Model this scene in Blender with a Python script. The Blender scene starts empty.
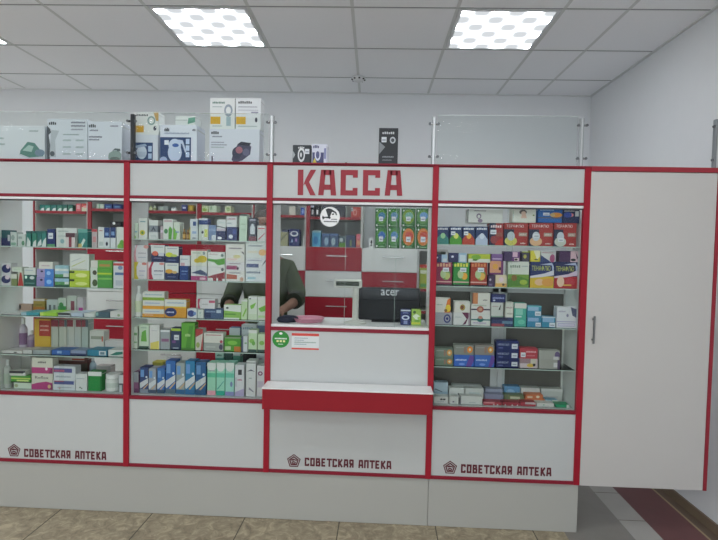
import bpy, bmesh, math, random
from math import sin, cos, pi, radians
from mathutils import Vector, Matrix
random.seed(4)
C = bpy.context.scene.collection
sc = bpy.context.scene
sc.cycles.transparent_max_bounces = 32; sc.cycles.max_bounces = 12; sc.cycles.diffuse_bounces = 6

# ------------------------------------------------------------------ camera (surveyed from the ceiling grid)
F_PX = 512.9
RX, RY, RZ = -.0399, -.02086, .04613
CAM = Vector((0, -2.7353, 1.486))
ROT = Matrix.Rotation(RZ, 3, 'Z') @ Matrix.Rotation(RX, 3, 'X') @ Matrix.Rotation(RY, 3, 'Y')
cd = bpy.data.cameras.new('camera'); cam = bpy.data.objects.new('camera', cd); C.objects.link(cam)
cd.sensor_width = 36; cd.lens = 36*F_PX/718; cd.clip_start = .05; cd.clip_end = 60
mr = Matrix((ROT.col[0], ROT.col[2], -ROT.col[1])).transposed().to_4x4()
cam.matrix_world = Matrix.Translation(CAM) @ mr
sc.camera = cam

def un(u, v, y):            # measured point of the photograph -> (x, z) on the vertical plane at depth y
    d = ROT @ Vector(((u-359)/F_PX, 1, (270-v)/F_PX)); t = (y-CAM.y)/d.y
    return d.x*t, CAM.z+d.z*t

# ------------------------------------------------------------------ materials
def lin(c):
    return c/12.92 if c <= .04045 else ((c+.055)/1.055)**2.4
def hexc(h):
    if len(h) == 3: h = ''.join(a*2 for a in h)
    return tuple(lin(int(h[i:i+2], 16)/255) for i in (0, 2, 4))+(1,)
_m = {}
def M(h, rough=.45, metal=0.0, bump=0.0, noise=0.0, nscale=8.0):
    k = (h, rough, metal, bump, noise, nscale)
    if k in _m: return _m[k]
    m = bpy.data.materials.new('paint_'+h); m.use_nodes = True
    nt = m.node_tree; b = nt.nodes['Principled BSDF']
    b.inputs['Base Color'].default_value = hexc(h); b.inputs['Roughness'].default_value = rough
    b.inputs['Metallic'].default_value = metal
    if noise or bump:
        tc = nt.nodes.new('ShaderNodeTexCoord'); n = nt.nodes.new('ShaderNodeTexNoise')
        n.inputs['Scale'].default_value = nscale; n.inputs['Detail'].default_value = 4
        nt.links.new(tc.outputs['Object'], n.inputs['Vector'])
        if noise:
            r = nt.nodes.new('ShaderNodeMix'); r.data_type = 'RGBA'
            c = hexc(h); r.inputs['A'].default_value = tuple(x*(1-noise) for x in c[:3])+(1,)
            r.inputs['B'].default_value = tuple(min(1, x*(1+noise)) for x in c[:3])+(1,)
            nt.links.new(n.outputs['Fac'], r.inputs['Factor']); nt.links.new(r.outputs['Result'], b.inputs['Base Color'])
        if bump:
            bp = nt.nodes.new('ShaderNodeBump'); bp.inputs['Strength'].default_value = bump
            bp.inputs['Distance'].default_value = .002
            nt.links.new(n.outputs['Fac'], bp.inputs['Height']); nt.links.new(bp.outputs['Normal'], b.inputs['Normal'])
    _m[k] = m; return m
def glass(tint, ior=1.15):
    m = bpy.data.materials.new('clear_glass'); m.use_nodes = True; nt = m.node_tree; nt.nodes.clear()
    o = nt.nodes.new('ShaderNodeOutputMaterial'); mx = nt.nodes.new('ShaderNodeMixShader')
    t = nt.nodes.new('ShaderNodeBsdfTransparent'); g = nt.nodes.new('ShaderNodeBsdfGlossy'); fr = nt.nodes.new('ShaderNodeFresnel')
    t.inputs['Color'].default_value = hexc(tint); g.inputs['Roughness'].default_value = .02; fr.inputs['IOR'].default_value = ior
    nt.links.new(fr.outputs[0], mx.inputs[0]); nt.links.new(t.outputs[0], mx.inputs[1]); nt.links.new(g.outputs[0], mx.inputs[2])
    nt.links.new(mx.outputs[0], o.inputs[0]); return m
GLASS = glass('fbfdfc'); SCREENGLASS = glass('fbfdfc', 1.1); SHELFGLASS = glass('f9fdfb')
GEDGE = M('b9cbc4', .25)
WHITE = M('c4c7c6', .38, noise=.015, nscale=3)
DOORW = M('cbc8c4', .4, noise=.02, nscale=3)
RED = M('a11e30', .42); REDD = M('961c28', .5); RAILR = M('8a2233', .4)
DARKRED = M('8c1e2c', .5)
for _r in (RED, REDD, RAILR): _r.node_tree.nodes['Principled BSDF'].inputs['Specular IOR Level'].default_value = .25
INNER = M('eef0ee', .5)  # whitened beyond WHITE, putting missing light inside the cabinets into the colour
ALU = M('b4b8ba', .35, .75); CHROME = M('c8c8c8', .25, .9); DARKALU = M('6d7073', .4, .6)
WALL = M('dcdee0', .85, bump=.2, noise=.015, nscale=14)
BLACK = M('1b1c20', .4)
LETTER = M('9c1b2d', .45); LOGO = M('5e1826', .5)

# ------------------------------------------------------------------ mesh builder
class MB:
    def __init__(s): s.v = []; s.f = []; s.m = []; s.mats = []
    def mi(s, m):
        if m not in s.mats: s.mats.append(m)
        return s.mats.index(m)
    def face(s, pts, m):
        i = len(s.v); s.v += [tuple(p) for p in pts]; s.f.append(list(range(i, i+len(pts)))); s.m.append(s.mi(m))
    def add(s, vs, fs, m):
        i = len(s.v); s.v += [tuple(p) for p in vs]; k = s.mi(m)
        for f in fs: s.f.append([i+a for a in f]); s.m.append(k)
        return s
    def box(s, x0, x1, y0, y1, z0, z1, m, b=0):
        if x0 > x1: x0, x1 = x1, x0
        if y0 > y1: y0, y1 = y1, y0
        if z0 > z1: z0, z1 = z1, z0
        b = min(b, (x1-x0)*.3, (y1-y0)*.3, (z1-z0)*.3)
        if b <= 0:
            vs = [(x, y, z) for z in (z0, z1) for y in (y0, y1) for x in (x0, x1)]
            return s.add(vs, [(0, 2, 3, 1), (4, 5, 7, 6), (0, 1, 5, 4), (2, 6, 7, 3), (0, 4, 6, 2), (1, 3, 7, 5)], m)
        bm = bmesh.new(); bmesh.ops.create_cube(bm, size=1)
        for v in bm.verts:
            v.co = Vector(((x0+x1)/2+v.co.x*(x1-x0), (y0+y1)/2+v.co.y*(y1-y0), (z0+z1)/2+v.co.z*(z1-z0)))
        bmesh.ops.bevel(bm, geom=bm.edges[:], offset=b, segments=1, affect='EDGES')
        bm.verts.index_update()
        s.add([v.co for v in bm.verts], [[v.index for v in f.verts] for f in bm.faces], m); bm.free(); return s
    def tube(s, p0, p1, r, m, n=12, r1=None):
        p0, p1 = Vector(p0), Vector(p1); r1 = r if r1 is None else r1
        a = (p1-p0).normalized(); t = a.orthogonal().normalized(); q = a.cross(t)
        vs = []
        for p, rr in ((p0, r), (p1, r1)):
            for i in range(n): vs.append(p+(t*cos(2*pi*i/n)+q*sin(2*pi*i/n))*rr)
        fs = [(i, (i+1) % n, n+(i+1) % n, n+i) for i in range(n)]+[list(range(n))[::-1], list(range(n, 2*n))]
        return s.add(vs, fs, m)
    def lathe(s, prof, m, n=16, c=(0, 0, 0)):
        vs = []
        for r, z in prof:
            for i in range(n): vs.append((c[0]+r*cos(2*pi*i/n), c[1]+r*sin(2*pi*i/n), c[2]+z))
        fs = []
        for k in range(len(prof)-1):
            for i in range(n): fs.append((k*n+i, k*n+(i+1) % n, (k+1)*n+(i+1) % n, (k+1)*n+i))
        fs += [list(range(n))[::-1], list(range((len(prof)-1)*n, len(prof)*n))]
        return s.add(vs, fs, m)
    def prism(s, poly, y0, y1, m):            # polygon in x,z standing upright, y0 in front
        n = len(poly); vs = [(x, y0, z) for x, z in poly]+[(x, y1, z) for x, z in poly]
        return s.add(vs, [list(range(n)), list(range(n, 2*n))[::-1]]+[(i, (i+1) % n, n+(i+1) % n, n+i) for i in range(n)], m)
    def build(s, name, parent=None, at=(0, 0, 0), smooth=False, fix=True):
        me = bpy.data.meshes.new(name)
        at = Vector(at); me.from_pydata([tuple(Vector(p)-at) for p in s.v], [], s.f)
        for m in s.mats: me.materials.append(m)
        me.polygons.foreach_set('material_index', s.m)
        if fix:
            bm = bmesh.new(); bm.from_mesh(me); bmesh.ops.recalc_face_normals(bm, faces=bm.faces); bm.to_mesh(me); bm.free()
        if smooth:
            for p in me.polygons: p.use_smooth = True
        me.update()
        o = bpy.data.objects.new(name, me); C.objects.link(o); o.location = at
        if parent: o.parent = parent; o.location = at-Vector(parent['_w']) if '_w' in parent else at
        o['_w'] = tuple(at)
        return o
LABELS = {}
def tag(o, label, cat, group=None):
    assert label not in LABELS, label
    assert 4 <= len(label.split()) <= 16, label
    LABELS[label] = 1; o['label'] = label; o['category'] = cat
    if group: o['group'] = group
    return o
def thing(name, label, cat, loc, group=None):
    o = bpy.data.objects.new(name, None); C.objects.link(o); o.location = loc; o['_w'] = tuple(loc); o.empty_display_size = .05
    return tag(o, label, cat, group)
def struct(o): o['kind'] = 'structure'; return o

# ------------------------------------------------------------------ lettering
FONT = {
 'С': [(.1, 0, .1, 1), (0, .91, .6, .91), (0, .09, .6, .09), (.52, .91, .52, .7), (.52, .09, .52, .3)],
 'О': [(.1, 0, .1, 1), (0, .91, .62, .91), (0, .09, .62, .09), (.52, 0, .52, 1)],
 'В': [(.1, 0, .1, 1), (0, .91, .54, .91), (0, .09, .58, .09), (0, .52, .56, .52), (.46, .52, .46, 1), (.52, 0, .52, .52)],
 'Е': [(.1, 0, .1, 1), (0, .91, .55, .91), (0, .09, .55, .09), (0, .5, .48, .5)],
 'Т': [(0, .91, .66, .91), (.33, 0, .33, 1), (.07, .8, .07, 1), (.59, .8, .59, 1)],
 'К': [(.1, 0, .1, 1), (.18, .47, .55, 1), (.2, .53, .58, 0)],
 'А': [(.08, 0, .16, 1), (.56, 0, .48, 1), (.12, .91, .52, .91), (.1, .33, .54, .33)],
 'Я': [(.5, 0, .5, 1), (.05, .91, .5, .91), (.1, .45, .1, .95), (.05, .45, .5, .45), (.3, .45, .08, 0)],
 'П': [(.1, 0, .1, 1), (0, .91, .62, .91), (.52, 0, .52, 1)],
}
def strokes(mb, txt, x0, x1, z0, z1, y, m, t=.235, gap=.17):
    w = sum(.35 if c == ' ' else .62 for c in txt)+gap*(len(txt)-1); sx = (x1-x0)/w; sz = z1-z0; x = 0; k = 0
    for c in txt:
        if c == ' ': x += .35+gap; continue
        for a, b, cc, d in FONT[c]:
            dx, dz = cc-a, d-b; L = math.hypot(dx, dz); nx, nz = -dz/L*t/2, dx/L*t/2
            k += 1; yy = y-.00002*(k % 9)
            mb.face([(x0+(x+p)*sx, yy, z0+q*sz) for p, q in ((a-nx, b-nz), (cc-nx, d-nz), (cc+nx, d+nz), (a+nx, b+nz))], m)
        x += .62+gap
_txt = {}
def textmesh(txt):
    if txt in _txt: return _txt[txt]
    cu = bpy.data.curves.new('t', 'FONT'); cu.body = txt; cu.resolution_u = 2
    o = bpy.data.objects.new('t', cu); C.objects.link(o)
    dg = bpy.context.evaluated_depsgraph_get(); me = bpy.data.meshes.new_from_object(o.evaluated_get(dg))
    vs = [tuple(v.co) for v in me.vertices]; fs = [list(p.vertices) for p in me.polygons]
    bpy.data.objects.remove(o); bpy.data.meshes.remove(me)
    _txt[txt] = (vs, fs); return vs, fs
def text(mb, txt, x0, x1, z0, z1, y, m, slant=0):
    vs, fs = textmesh(txt)
    if not vs: return
    ax, bx = min(v[0] for v in vs), max(v[0] for v in vs); az, bz = min(v[1] for v in vs), max(v[1] for v in vs)
    mb.add([(x0+(v[0]-ax)/(bx-ax)*(x1-x0), y, z0+(v[1]-az)/(bz-az)*(z1-z0)+slant*(v[0]-ax)/(bx-ax)) for v in vs], fs, m)
def oval(cx, cz, rx, rz, n=20): return [(cx+rx*cos(2*pi*i/n), cz+rz*sin(2*pi*i/n)) for i in range(n)]

# ------------------------------------------------------------------ printed packages
def printing(mb, des, X0, X1, Z0, Z1, y):
    W, H = X1-X0, Z1-Z0
    P = lambda u, v: (X0+u*W, Z0+v*H)
    yy = y
    for d in des.split('|')[1:]:
        a = d.split(' '); yy -= .00025
        if a[0] == 'r':
            u0, v0, u1, v1 = map(float, a[1:5]); poly = [P(u0, v0), P(u1, v0), P(u1, v1), P(u0, v1)]; c = a[5]
        elif a[0] == 'e':
            cu, cv, ru, rv = map(float, a[1:5]); poly = oval(X0+cu*W, Z0+cv*H, ru*W, rv*H); c = a[5]
        elif a[0] == 'p':
            n = list(map(float, a[2:])); poly = [P(n[i], n[i+1]) for i in range(0, len(n), 2)]; c = a[1]
        elif a[0] == 't':
            u0, v0, u1, v1 = map(float, a[1:5]); c = a[5]
            if len(a) > 6: text(mb, ' '.join(a[6:]), *[P(u0, v0)[0], P(u1, v0)[0], P(u0, v0)[1], P(u0, v1)[1]], yy, M(c))
            else:
                u = u0; n = max(4, int((u1-u0)*W/max(.004, (v1-v0)*H*.8)))
                st = (u1-u0)/n
                for i in range(n):
                    h = 1 if i % 3 else .8
                    p = [P(u, v0), P(u+st*.72, v0), P(u+st*.72, v0+(v1-v0)*h), P(u, v0+(v1-v0)*h)]
                    mb.face([(x, yy, z) for x, z in p], M(c)); u += st
            continue
        mb.face([(x, yy, z) for x, z in poly], M(c))
def carton(name, X0, X1, yf, dep, z0, z1, des, tilt=0):
    mb = MB(); base = des.split('|')[0]; m = M(base)
    mb.box(X0, X1, yf, yf+dep, z0, z1, m, .0014)
    flap = M('c9cbc9')
    mb.face([(X0-.0002, yf+dep*.06, z0+(z1-z0)*.9), (X0-.0002, yf+dep*.94, z0+(z1-z0)*.9), (X0-.0002, yf+dep*.94, z0+(z1-z0)*.87), (X0-.0002, yf+dep*.06, z0+(z1-z0)*.87)], flap)
    mb.face([(X1+.0002, yf+dep*.06, z0+(z1-z0)*.9), (X1+.0002, yf+dep*.94, z0+(z1-z0)*.9), (X1+.0002, yf+dep*.94, z0+(z1-z0)*.87), (X1+.0002, yf+dep*.06, z0+(z1-z0)*.87)], flap)
    stick = [d for d in des.split('|')[1:] if d[0] == 's']
    des = '|'.join(d for d in des.split('|') if d[0] != 's')
    printing(mb, des if des else base, X0, X1, z0, z1, yf)
    o = mb.build(name, at=((X0+X1)/2, yf+dep/2, z0), fix=False)
    for s_ in stick:
        a = list(map(float, s_.split(' ')[1:5])); W, H = X1-X0, z1-z0
        q = MB(); q.box(X0+a[0]*W, X0+a[2]*W, yf-.0035, yf-.0026, z0+a[1]*H, z0+a[3]*H, M('dfe4ea'))
        yb = yf-.0036
        q.face([(X0+W*(a[0]+(a[2]-a[0])*i), yb, z0+H*(a[1]+(a[3]-a[1])*j)) for i, j in ((.15, .3), (.85, .3), (.85, .55), (.15, .55))], M('9aa3b0'))
        q.build('price_label', o, at=(X0+(a[0]+a[2])/2*W, yf-.003, z0+a[1]*H), fix=False)
    return o
def bottle(name, X0, X1, yf, z0, z1, des):
    body, cap = des.split('|')[:2]; R = (X1-X0)/2; cx = (X0+X1)/2; cy = yf+R; h = z1-z0
    mb = MB(); mb.lathe([(R*.92, 0), (R, .02*h), (R, h*.62), (R*.85, h*.7), (R*.4, h*.78), (R*.4, h*.8)], M(body, .25), c=(cx, cy, z0))
    lab = des.split('|')[2] if len(des.split('|')) > 2 else 'dde'
    mb.lathe([(R*1.01, h*.15), (R*1.01, h*.52)], M(lab), c=(cx, cy, z0))
    o = mb.build(name, at=(cx, cy, z0), smooth=False)
    q = MB(); q.lathe([(R*.46, h*.8), (R*.46, h*.98), (R*.4, h)], M(cap, .4), c=(cx, cy, z0)); q.build('cap', o, at=(cx, cy, z0+h*.8))
    return o
def jar(name, X0, X1, yf, z0, z1, des):
    body, cap = des.split('|')[:2]; R = (X1-X0)/2; cx = (X0+X1)/2; cy = yf+R; h = z1-z0
    mb = MB(); mb.lathe([(R*.9, 0), (R*.98, .04*h), (R*.98, h*.66), (R*.8, h*.76)], M(body, .3), n=20, c=(cx, cy, z0))
    mb.lathe([(R*.99, h*.22), (R*.99, h*.5)], M(des.split('|')[2] if des.count('|') > 1 else 'cfd8d2'), n=20, c=(cx, cy, z0))
    o = mb.build(name, at=(cx, cy, z0)); q = MB()
    q.lathe([(R*.95, h*.76), (R*.95, h*.97), (R*.88, h)], M(cap, .4), n=20, c=(cx, cy, z0)); q.build('lid', o, at=(cx, cy, z0+h*.76))
    return o

NTH = ['first', 'second', 'third', 'fourth', 'fifth', 'sixth', 'seventh', 'eighth', 'ninth', 'tenth', 'eleventh', 'twelfth', 'thirteenth', 'fourteenth', 'fifteenth', 'sixteenth', 'seventeenth', 'eighteenth', 'nineteenth', 'twentieth']
def row(where, z, items, yf=.035, dep=.055, cat='box', group=None, ylim=None):
    """items: (look, u0, v_top, u1, v_bottom, design, options)"""
    done = []; work = []
    items = sorted([(it+({},))[:7] for it in items], key=lambda i: -i[4])      # lowest first, so stacks grow upwards
    for look, u0, vt, u1, vb, des, op in items:
        y = op.get('y', yf); d = op.get('d', dep); k = op.get('k', 'carton')
        um = (u0+u1)/2; vm = (vt+vb)/2
        X0 = un(u0, vm, y)[0]+.0006; X1 = un(u1, vm, y)[0]-.0006; zt = un(um, vt, y)[1]; zb = un(um, vb, y)[1]
        y += random.choice((0, .002, .004, .006)) if k == 'carton' and 'd' not in op else 0
        for nm, bi in (('left cabinet', 0), ('middle cabinet', 1), ('right cabinet', 3)):
            if where.endswith(nm) and 'unit' not in where:
                X0 = max(X0, PX[bi]+PW+.0015); X1 = min(X1, PX[bi+1]-PW-.0015)
        if k in ('bottle', 'jar'): d = X1-X0
        if ylim: d = min(d, ylim-y)
        cand = [(abs(zb-z), z, None)]
        for w in done:
            ov = min(X1, w['X1'])-max(X0, w['X0'])
            oy = min(y+d, w['y']+w['d'])-max(y, w['y'])
            if ov > .25*(X1-X0) and oy > .3*min(d, w['d']): cand.append((abs(zb-w['zt']), w['zt'], w))
        cand.sort(key=lambda c: c[0]); _, zz, below = cand[0]
        # whatever else it would cut into lifts it
        for w in done:
            if min(X1, w['X1'])-max(X0, w['X0']) > .002 and min(y+d, w['y']+w['d'])-max(y, w['y']) > .002 and w['zt'] > zz+1e-5 and w['zb'] < zt:
                ov = min(X1, w['X1'])-max(X0, w['X0'])
                if ov > .25*(X1-X0): zz = w['zt']; below = w
                elif X0 < w['X0']: X1 = w['X0']-.0006
                else: X0 = w['X1']+.0006
        z0 = zz+.0002; zt = max(zt, z0+.008)
        done.append(dict(X0=X0, X1=X1, y=y, d=d, zt=zt, zb=z0, below=below, look=look, des=des, k=k, name=op.get('n'), cat=op.get('c'), above=None, zlev=0))
        if below is not None: below['above'] = done[-1]
    # stacks and order
    bases = sorted([w for w in done if w['below'] is None], key=lambda w: (w['X0']+w['X1']))
    for i, w in enumerate(bases): w['n'] = i
    def base(w):
        while w['below'] is not None: w = w['below']
        return w
    byst = {}
    for w in done: byst.setdefault(base(w)['n'], []).append(w)
    for n, ws in byst.items():
        ws.sort(key=lambda w: w['zb'])
        for j, w in enumerate(ws):
            pos = f"{NTH[n]} from left"
            if len(ws) > 1:
                lv = {2: ['lower', 'upper'], 3: ['bottom', 'middle', 'top']}.get(len(ws), ['bottom', 'second', 'third', 'top', 'topmost', 'summit'])[j]
                pos = f"{lv} in {NTH[n]} stack"
            lab = f"{w['look']}, {pos}, {where}"
            kind = w['k']
            if kind == 'bottle': o = bottle(w['name'] or 'medicine_bottle', w['X0'], w['X1'], w['y'], w['zb'], w['zt'], w['des'])
            elif kind == 'jar': o = jar(w['name'] or 'medicine_jar', w['X0'], w['X1'], w['y'], w['zb'], w['zt'], w['des'])
            else: o = carton(w['name'] or 'medicine_box', w['X0'], w['X1'], w['y'], w['d'], w['zb'], w['zt'], w['des'])
            tag(o, lab, w['cat'] or {'bottle': 'bottle', 'jar': 'jar'}.get(kind, cat), group or ('packages on the '+where))
    return done
# ------------------------------------------------------------------ the room (turned 1 degree against the shop front)
A0 = .01854; CE = 2.866
def rm(x, y, z=0):          # room frame (x across, y from the camera) -> scene
    return (x*cos(A0)-y*sin(A0), x*sin(A0)+y*cos(A0)-2.7353, z)
def rquad(mb, x0, x1, y0, y1, z0, z1, m):
    vs = [rm(x, y, z) for z in (z0, z1) for y in (y0, y1) for x in (x0, x1)]
    mb.add(vs, [(0, 2, 3, 1), (4, 5, 7, 6), (0, 1, 5, 4), (2, 6, 7, 3), (0, 4, 6, 2), (1, 3, 7, 5)], m)
XR, XL, YB, YF = 1.874, -5.0, 4.594, -4.2
COLS = [-2.5517+.6*i for i in range(-4, 7)]+[1.407, 1.874]
ROWS = [4.189-.6*i for i in range(0, 14)]

def floor_mat():
    m = bpy.data.materials.new('stone_floor_tiles'); m.use_nodes = True; nt = m.node_tree; b = nt.nodes['Principled BSDF']
    N = nt.nodes.new; L = nt.links.new
    tc = N('ShaderNodeTexCoord'); mp = N('ShaderNodeMapping'); L(tc.outputs['Object'], mp.inputs[0])
    n1 = N('ShaderNodeTexNoise'); n1.inputs['Scale'].default_value = 16; n1.inputs['Detail'].default_value = 9; n1.inputs['Roughness'].default_value = .7; n1.inputs['Distortion'].default_value = 1.2
    L(mp.outputs[0], n1.inputs['Vector'])
    cr = N('ShaderNodeValToRGB'); e = cr.color_ramp.elements
    e[0].position = .3; e[0].color = hexc('776c5a'); e[1].position = .72; e[1].color = hexc('cbbd9f')
    x = cr.color_ramp.elements.new(.52); x.color = hexc('a0947c')
    L(n1.outputs['Fac'], cr.inputs['Fac'])
    L(cr.outputs[0], b.inputs['Base Color']); b.inputs['Roughness'].default_value = .5
    bp = N('ShaderNodeBump'); bp.inputs['Strength'].default_value = .12; bp.inputs['Distance'].default_value = .002
    L(n1.outputs['Fac'], bp.inputs['Height']); L(bp.outputs[0], b.inputs['Normal']); return m
FLOORM = floor_mat()
mb = MB(); rquad(mb, XL-.1, XR+.1, YF-.1, YB+.1, -.1, 0, FLOORM)
GR = M('5f5a4e', .8)
gx = [-1.765+.52*i for i in range(-7, 7)]
for x in gx:
    if x < 1.3: mb.box(x-.003, x+.003, -6.7, 1.9, .0, .0006, GR)
for y in [-.62-.52*i for i in range(0, 11)]+[.1+.52*i for i in range(0, 4)]:
    mb.box(-4.8, 1.352, y-.003, y+.003, .0, .0006, GR)
grey = M('85817b', .45, noise=.12, nscale=12); lgrey = M('a9a6a1', .45, noise=.06, nscale=12); brown = M('6b4444', .45, noise=.1, nscale=12); tan = M('a08f72', .5)
dbr = M('6a5a4c', .5, noise=.1, nscale=12)
def strip(x0, x1, m):
    mb.box(x0, x1, -6.6, 1.87, .0003, .0012, m)
mb.box(-4.9, .99, .46, 1.87, .0007, .0012, M('d2cdc2', .5, noise=.04, nscale=6)); strip(1.0, 1.352, grey); strip(1.352, 1.50, lgrey); strip(1.50, 1.744, brown); strip(1.744, 1.757, tan); strip(1.757, 1.90, dbr)  # first box: pale unseen floor added to bounce light up to the ceiling
for y in [-1.5+.33*i for i in range(11)]:
    mb.box(1.352, 1.50, y-.002, y+.002, .0012, .0016, GR)
struct(mb.build('floor'))
for n, a in (('wall_back', (XL, XR, YB, YB+.1, 0, CE)), ('wall_right', (XR, XR+.1, YF, YB+.1, 0, CE)), ('wall_left', (XL-.1, XL, YF, YB+.1, 0, CE)), ('wall_front', (XL, XR, YF-.1, YF, 0, CE))):
    mb = MB(); rquad(mb, *a, WALL); struct(mb.build(n))
mb = MB(); rquad(mb, XR-.012, XR, YF, YB, 0, .055, M('7a6a58', .5)); struct(mb.build('baseboard_right'))
# added fill light in the form of a shop window, unseen behind the camera
mb = MB(); rquad(mb, -3.6, .9, YF, YF+.02, .55, 2.5, M('d8dadb', .4))
wf = struct(mb.build('added_fill_window_1'))
def fill_pane():
    m = bpy.data.materials.new('added_fill_light'); m.use_nodes = True; nt = m.node_tree; nt.nodes.clear()
    o = nt.nodes.new('ShaderNodeOutputMaterial'); e = nt.nodes.new('ShaderNodeEmission'); e.inputs[0].default_value = (.86, .93, 1, 1); e.inputs[1].default_value = FILLSTR
    nt.links.new(e.outputs[0], o.inputs[0]); return m
FILLSTR = 4.2
WM = fill_pane()
for i in range(4):
    mb = MB(); x0 = -3.55+i*1.11; vs = [rm(x, YF+.024, z) for x, z in ((x0, .62), (x0+1.05, .62), (x0+1.05, 2.43), (x0, 2.43))]; mb.face(vs, WM); o = mb.build('pane', wf, fix=False)
    o.data.flip_normals() if o.data.polygons[0].normal.y < 0 else None
# ceiling: mineral tiles lying in a metal grid, light fittings fill their own cells
TILE = M('f6f7fa', .85, bump=.2, noise=.02, nscale=60); TBAR = M('d6d8d8', .7); SEAM = M('84868a', .7)
LIGHTS = [(c, r) for r in (1, 4, 7, 10) for c in (COLS[3], COLS[6], COLS[9], COLS[0])]
mb = MB(); rquad(mb, XL-.1, XR+.1, YF-.1, YB+.1, CE+.09, CE+.15, TILE)
ys = [YB]+ROWS
for j in range(len(ys)-1):
    for i in range(len(COLS)-1):
        lit = any(abs(COLS[i]-c) < .01 and j-1 == r for c, r in LIGHTS)
        if lit: continue
        rquad(mb, COLS[i]+.010, COLS[i+1]-.010, ys[j+1]+.006, ys[j]-.006, CE+.003, CE+.02, TILE)
struct(mb.build('ceiling'))
mb = MB()
for x in COLS[:-1]: rquad(mb, x-.010, x+.010, YF, YB, CE+.001, CE+.025, TBAR)
for y in ROWS: rquad(mb, COLS[0], XR, y-.006, y+.006, CE+.0015, CE+.025, TBAR); rquad(mb, COLS[0], XR, y-.009, y-.004, CE+.0008, CE+.004, SEAM)
rquad(mb, XL, XR, YB-.018, YB, CE-.004, CE+.02, TBAR); rquad(mb, XR-.018, XR, YF, YB, CE-.004, CE+.02, TBAR)
rquad(mb, XL, COLS[0]-.012, YF, YB, CE+.006, CE+.02, TILE)
struct(mb.build('trim_1'))

LSTR = 15.0
def light_mat():
    m = bpy.data.materials.new('prismatic_diffuser'); m.use_nodes = True; nt = m.node_tree; nt.nodes.clear(); N = nt.nodes.new; L = nt.links.new
    o = N('ShaderNodeOutputMaterial'); em = N('ShaderNodeEmission'); tc = N('ShaderNodeTexCoord'); sp = N('ShaderNodeSeparateXYZ')
    L(tc.outputs['Object'], sp.inputs[0])
    def mth(op, a, b=None):
        n = N('ShaderNodeMath'); n.operation = op
        for i, v in enumerate((a, b)):
            if v is None: continue
            if isinstance(v, (int, float)): n.inputs[i].default_value = v
            else: L(v, n.inputs[i])
        return n.outputs[0]
    k = pi/.085
    sx = mth('SINE', mth('MULTIPLY', sp.outputs[0], pi/.1)); sy = mth('SINE', mth('MULTIPLY', sp.outputs[1], pi/.1))
    p = mth('MULTIPLY', sx, sy); p = mth('ADD', mth('MULTIPLY', p, .5), .5)
    p = mth('POWER', p, 5.5)
    s = mth('ADD', mth('MULTIPLY', p, LSTR*4.8), .8)
    em.inputs['Color'].default_value = (.92, .96, 1, 1); L(s, em.inputs['Strength']); L(em.outputs[0], o.inputs[0]); return m
LM = light_mat(); FRM = M('dfe2e4', .4)
names = {(6, 1): 'bright square ceiling lamp above the middle display cabinet', (9, 1): 'bright square ceiling lamp above the right display cabinet', (3, 1): 'ceiling lamp whose corner shows at the left edge of the ceiling'}
rn = {4: 'nearer the camera', 7: 'in the third row, behind the camera', 10: 'in the last row by the front wall'}
cn = {0: 'far left', 3: 'left', 6: 'middle', 9: 'right'}
for c, r in LIGHTS:
    ci = COLS.index(c); x0, x1 = c+.013, COLS[ci+1]-.013; y1, y0 = ROWS[r]-.013, ROWS[r]-.6+.013
    lab = names.get((ci, r)) or (f"square ceiling lamp, {cn[ci]} column, {rn[r]}" if r > 1 else 'square ceiling lamp in the back row, far left column')
    root = thing('ceiling_light', lab, 'ceiling lamp', rm((x0+x1)/2, (y0+y1)/2, CE), 'square ceiling lamps'); root.rotation_euler.z = A0
    W = (x1-x0)/2
    mb = MB()
    for a in ((-W, -W+.018, -W, W), (W-.018, W, -W, W), (-W+.018, W-.018, -W, -W+.018), (-W+.018, W-.018, W-.018, W)): mb.box(*a, .0, .06, FRM)
    mb.box(-W, W, -W, W, .06, .065, FRM)
    o = mb.build('frame'); o.parent = root
    mb = MB(); q = W-.018; mb.face([(-q, -q, .004), (-q, q, .004), (q, q, .004), (q, -q, .004)], LM)
    o = mb.build('diffuser', fix=False); o.parent = root
# smoke detector
p = rm(COLS[8], ROWS[0]-.02, CE)
root = thing('smoke_detector', 'small white round detector with dark slots on the ceiling grid', 'smoke detector', p)
mb = MB(); mb.lathe([(.055, 0), (.055, -.012), (.04, -.03), (.022, -.036)], M('d8dadb', .4), c=p, n=24); mb.build('housing', root, at=p)
for i in range(8):
    mb = MB(); a = i*pi/4+.2; c = (p[0]+.05*cos(a), p[1]+.05*sin(a), p[2]-.02); mb.box(c[0]-.007, c[0]+.007, c[1]-.007, c[1]+.007, c[2]-.004, c[2]+.004, BLACK); mb.build('slot', root, at=c)

# ------------------------------------------------------------------ shop front
PX = [-2.15, -1.3895, -.610, .268, 1.0497]      # post centre lines
PW = .0155; ZT, ZH0, ZH1, ZL, ZB = 1.940, 1.738, 1.753, .649, .273
DK = .21
def zs(u, v, y=.02): return un(u, v, y)[1]
SHZ = {0: [zs(60, 247), zs(60, 287), zs(60, 316.6), zs(60, 355.5)],
       1: [zs(198, 240), zs(198, 280.6), zs(198, 318.8), zs(198, 351)],
       3: [zs(508, 245.5), zs(508, 287.3), zs(508, 326.8), zs(508, 368.2)]}
DECK = .662
UNIT = ['left', 'middle', '', 'right']
def post(root, x, z0=ZB-.009):
    mb = MB(); mb.box(x-PW, x+PW, -.018, .012, z0, ZT-.006, RED, .0015); mb.build('post', root, at=(x, 0, z0))
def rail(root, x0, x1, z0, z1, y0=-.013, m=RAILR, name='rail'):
    mb = MB(); mb.box(x0, x1, y0, .01, z0, z1, m, .001); return mb.build(name, root, at=((x0+x1)/2, 0, z0))
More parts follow.
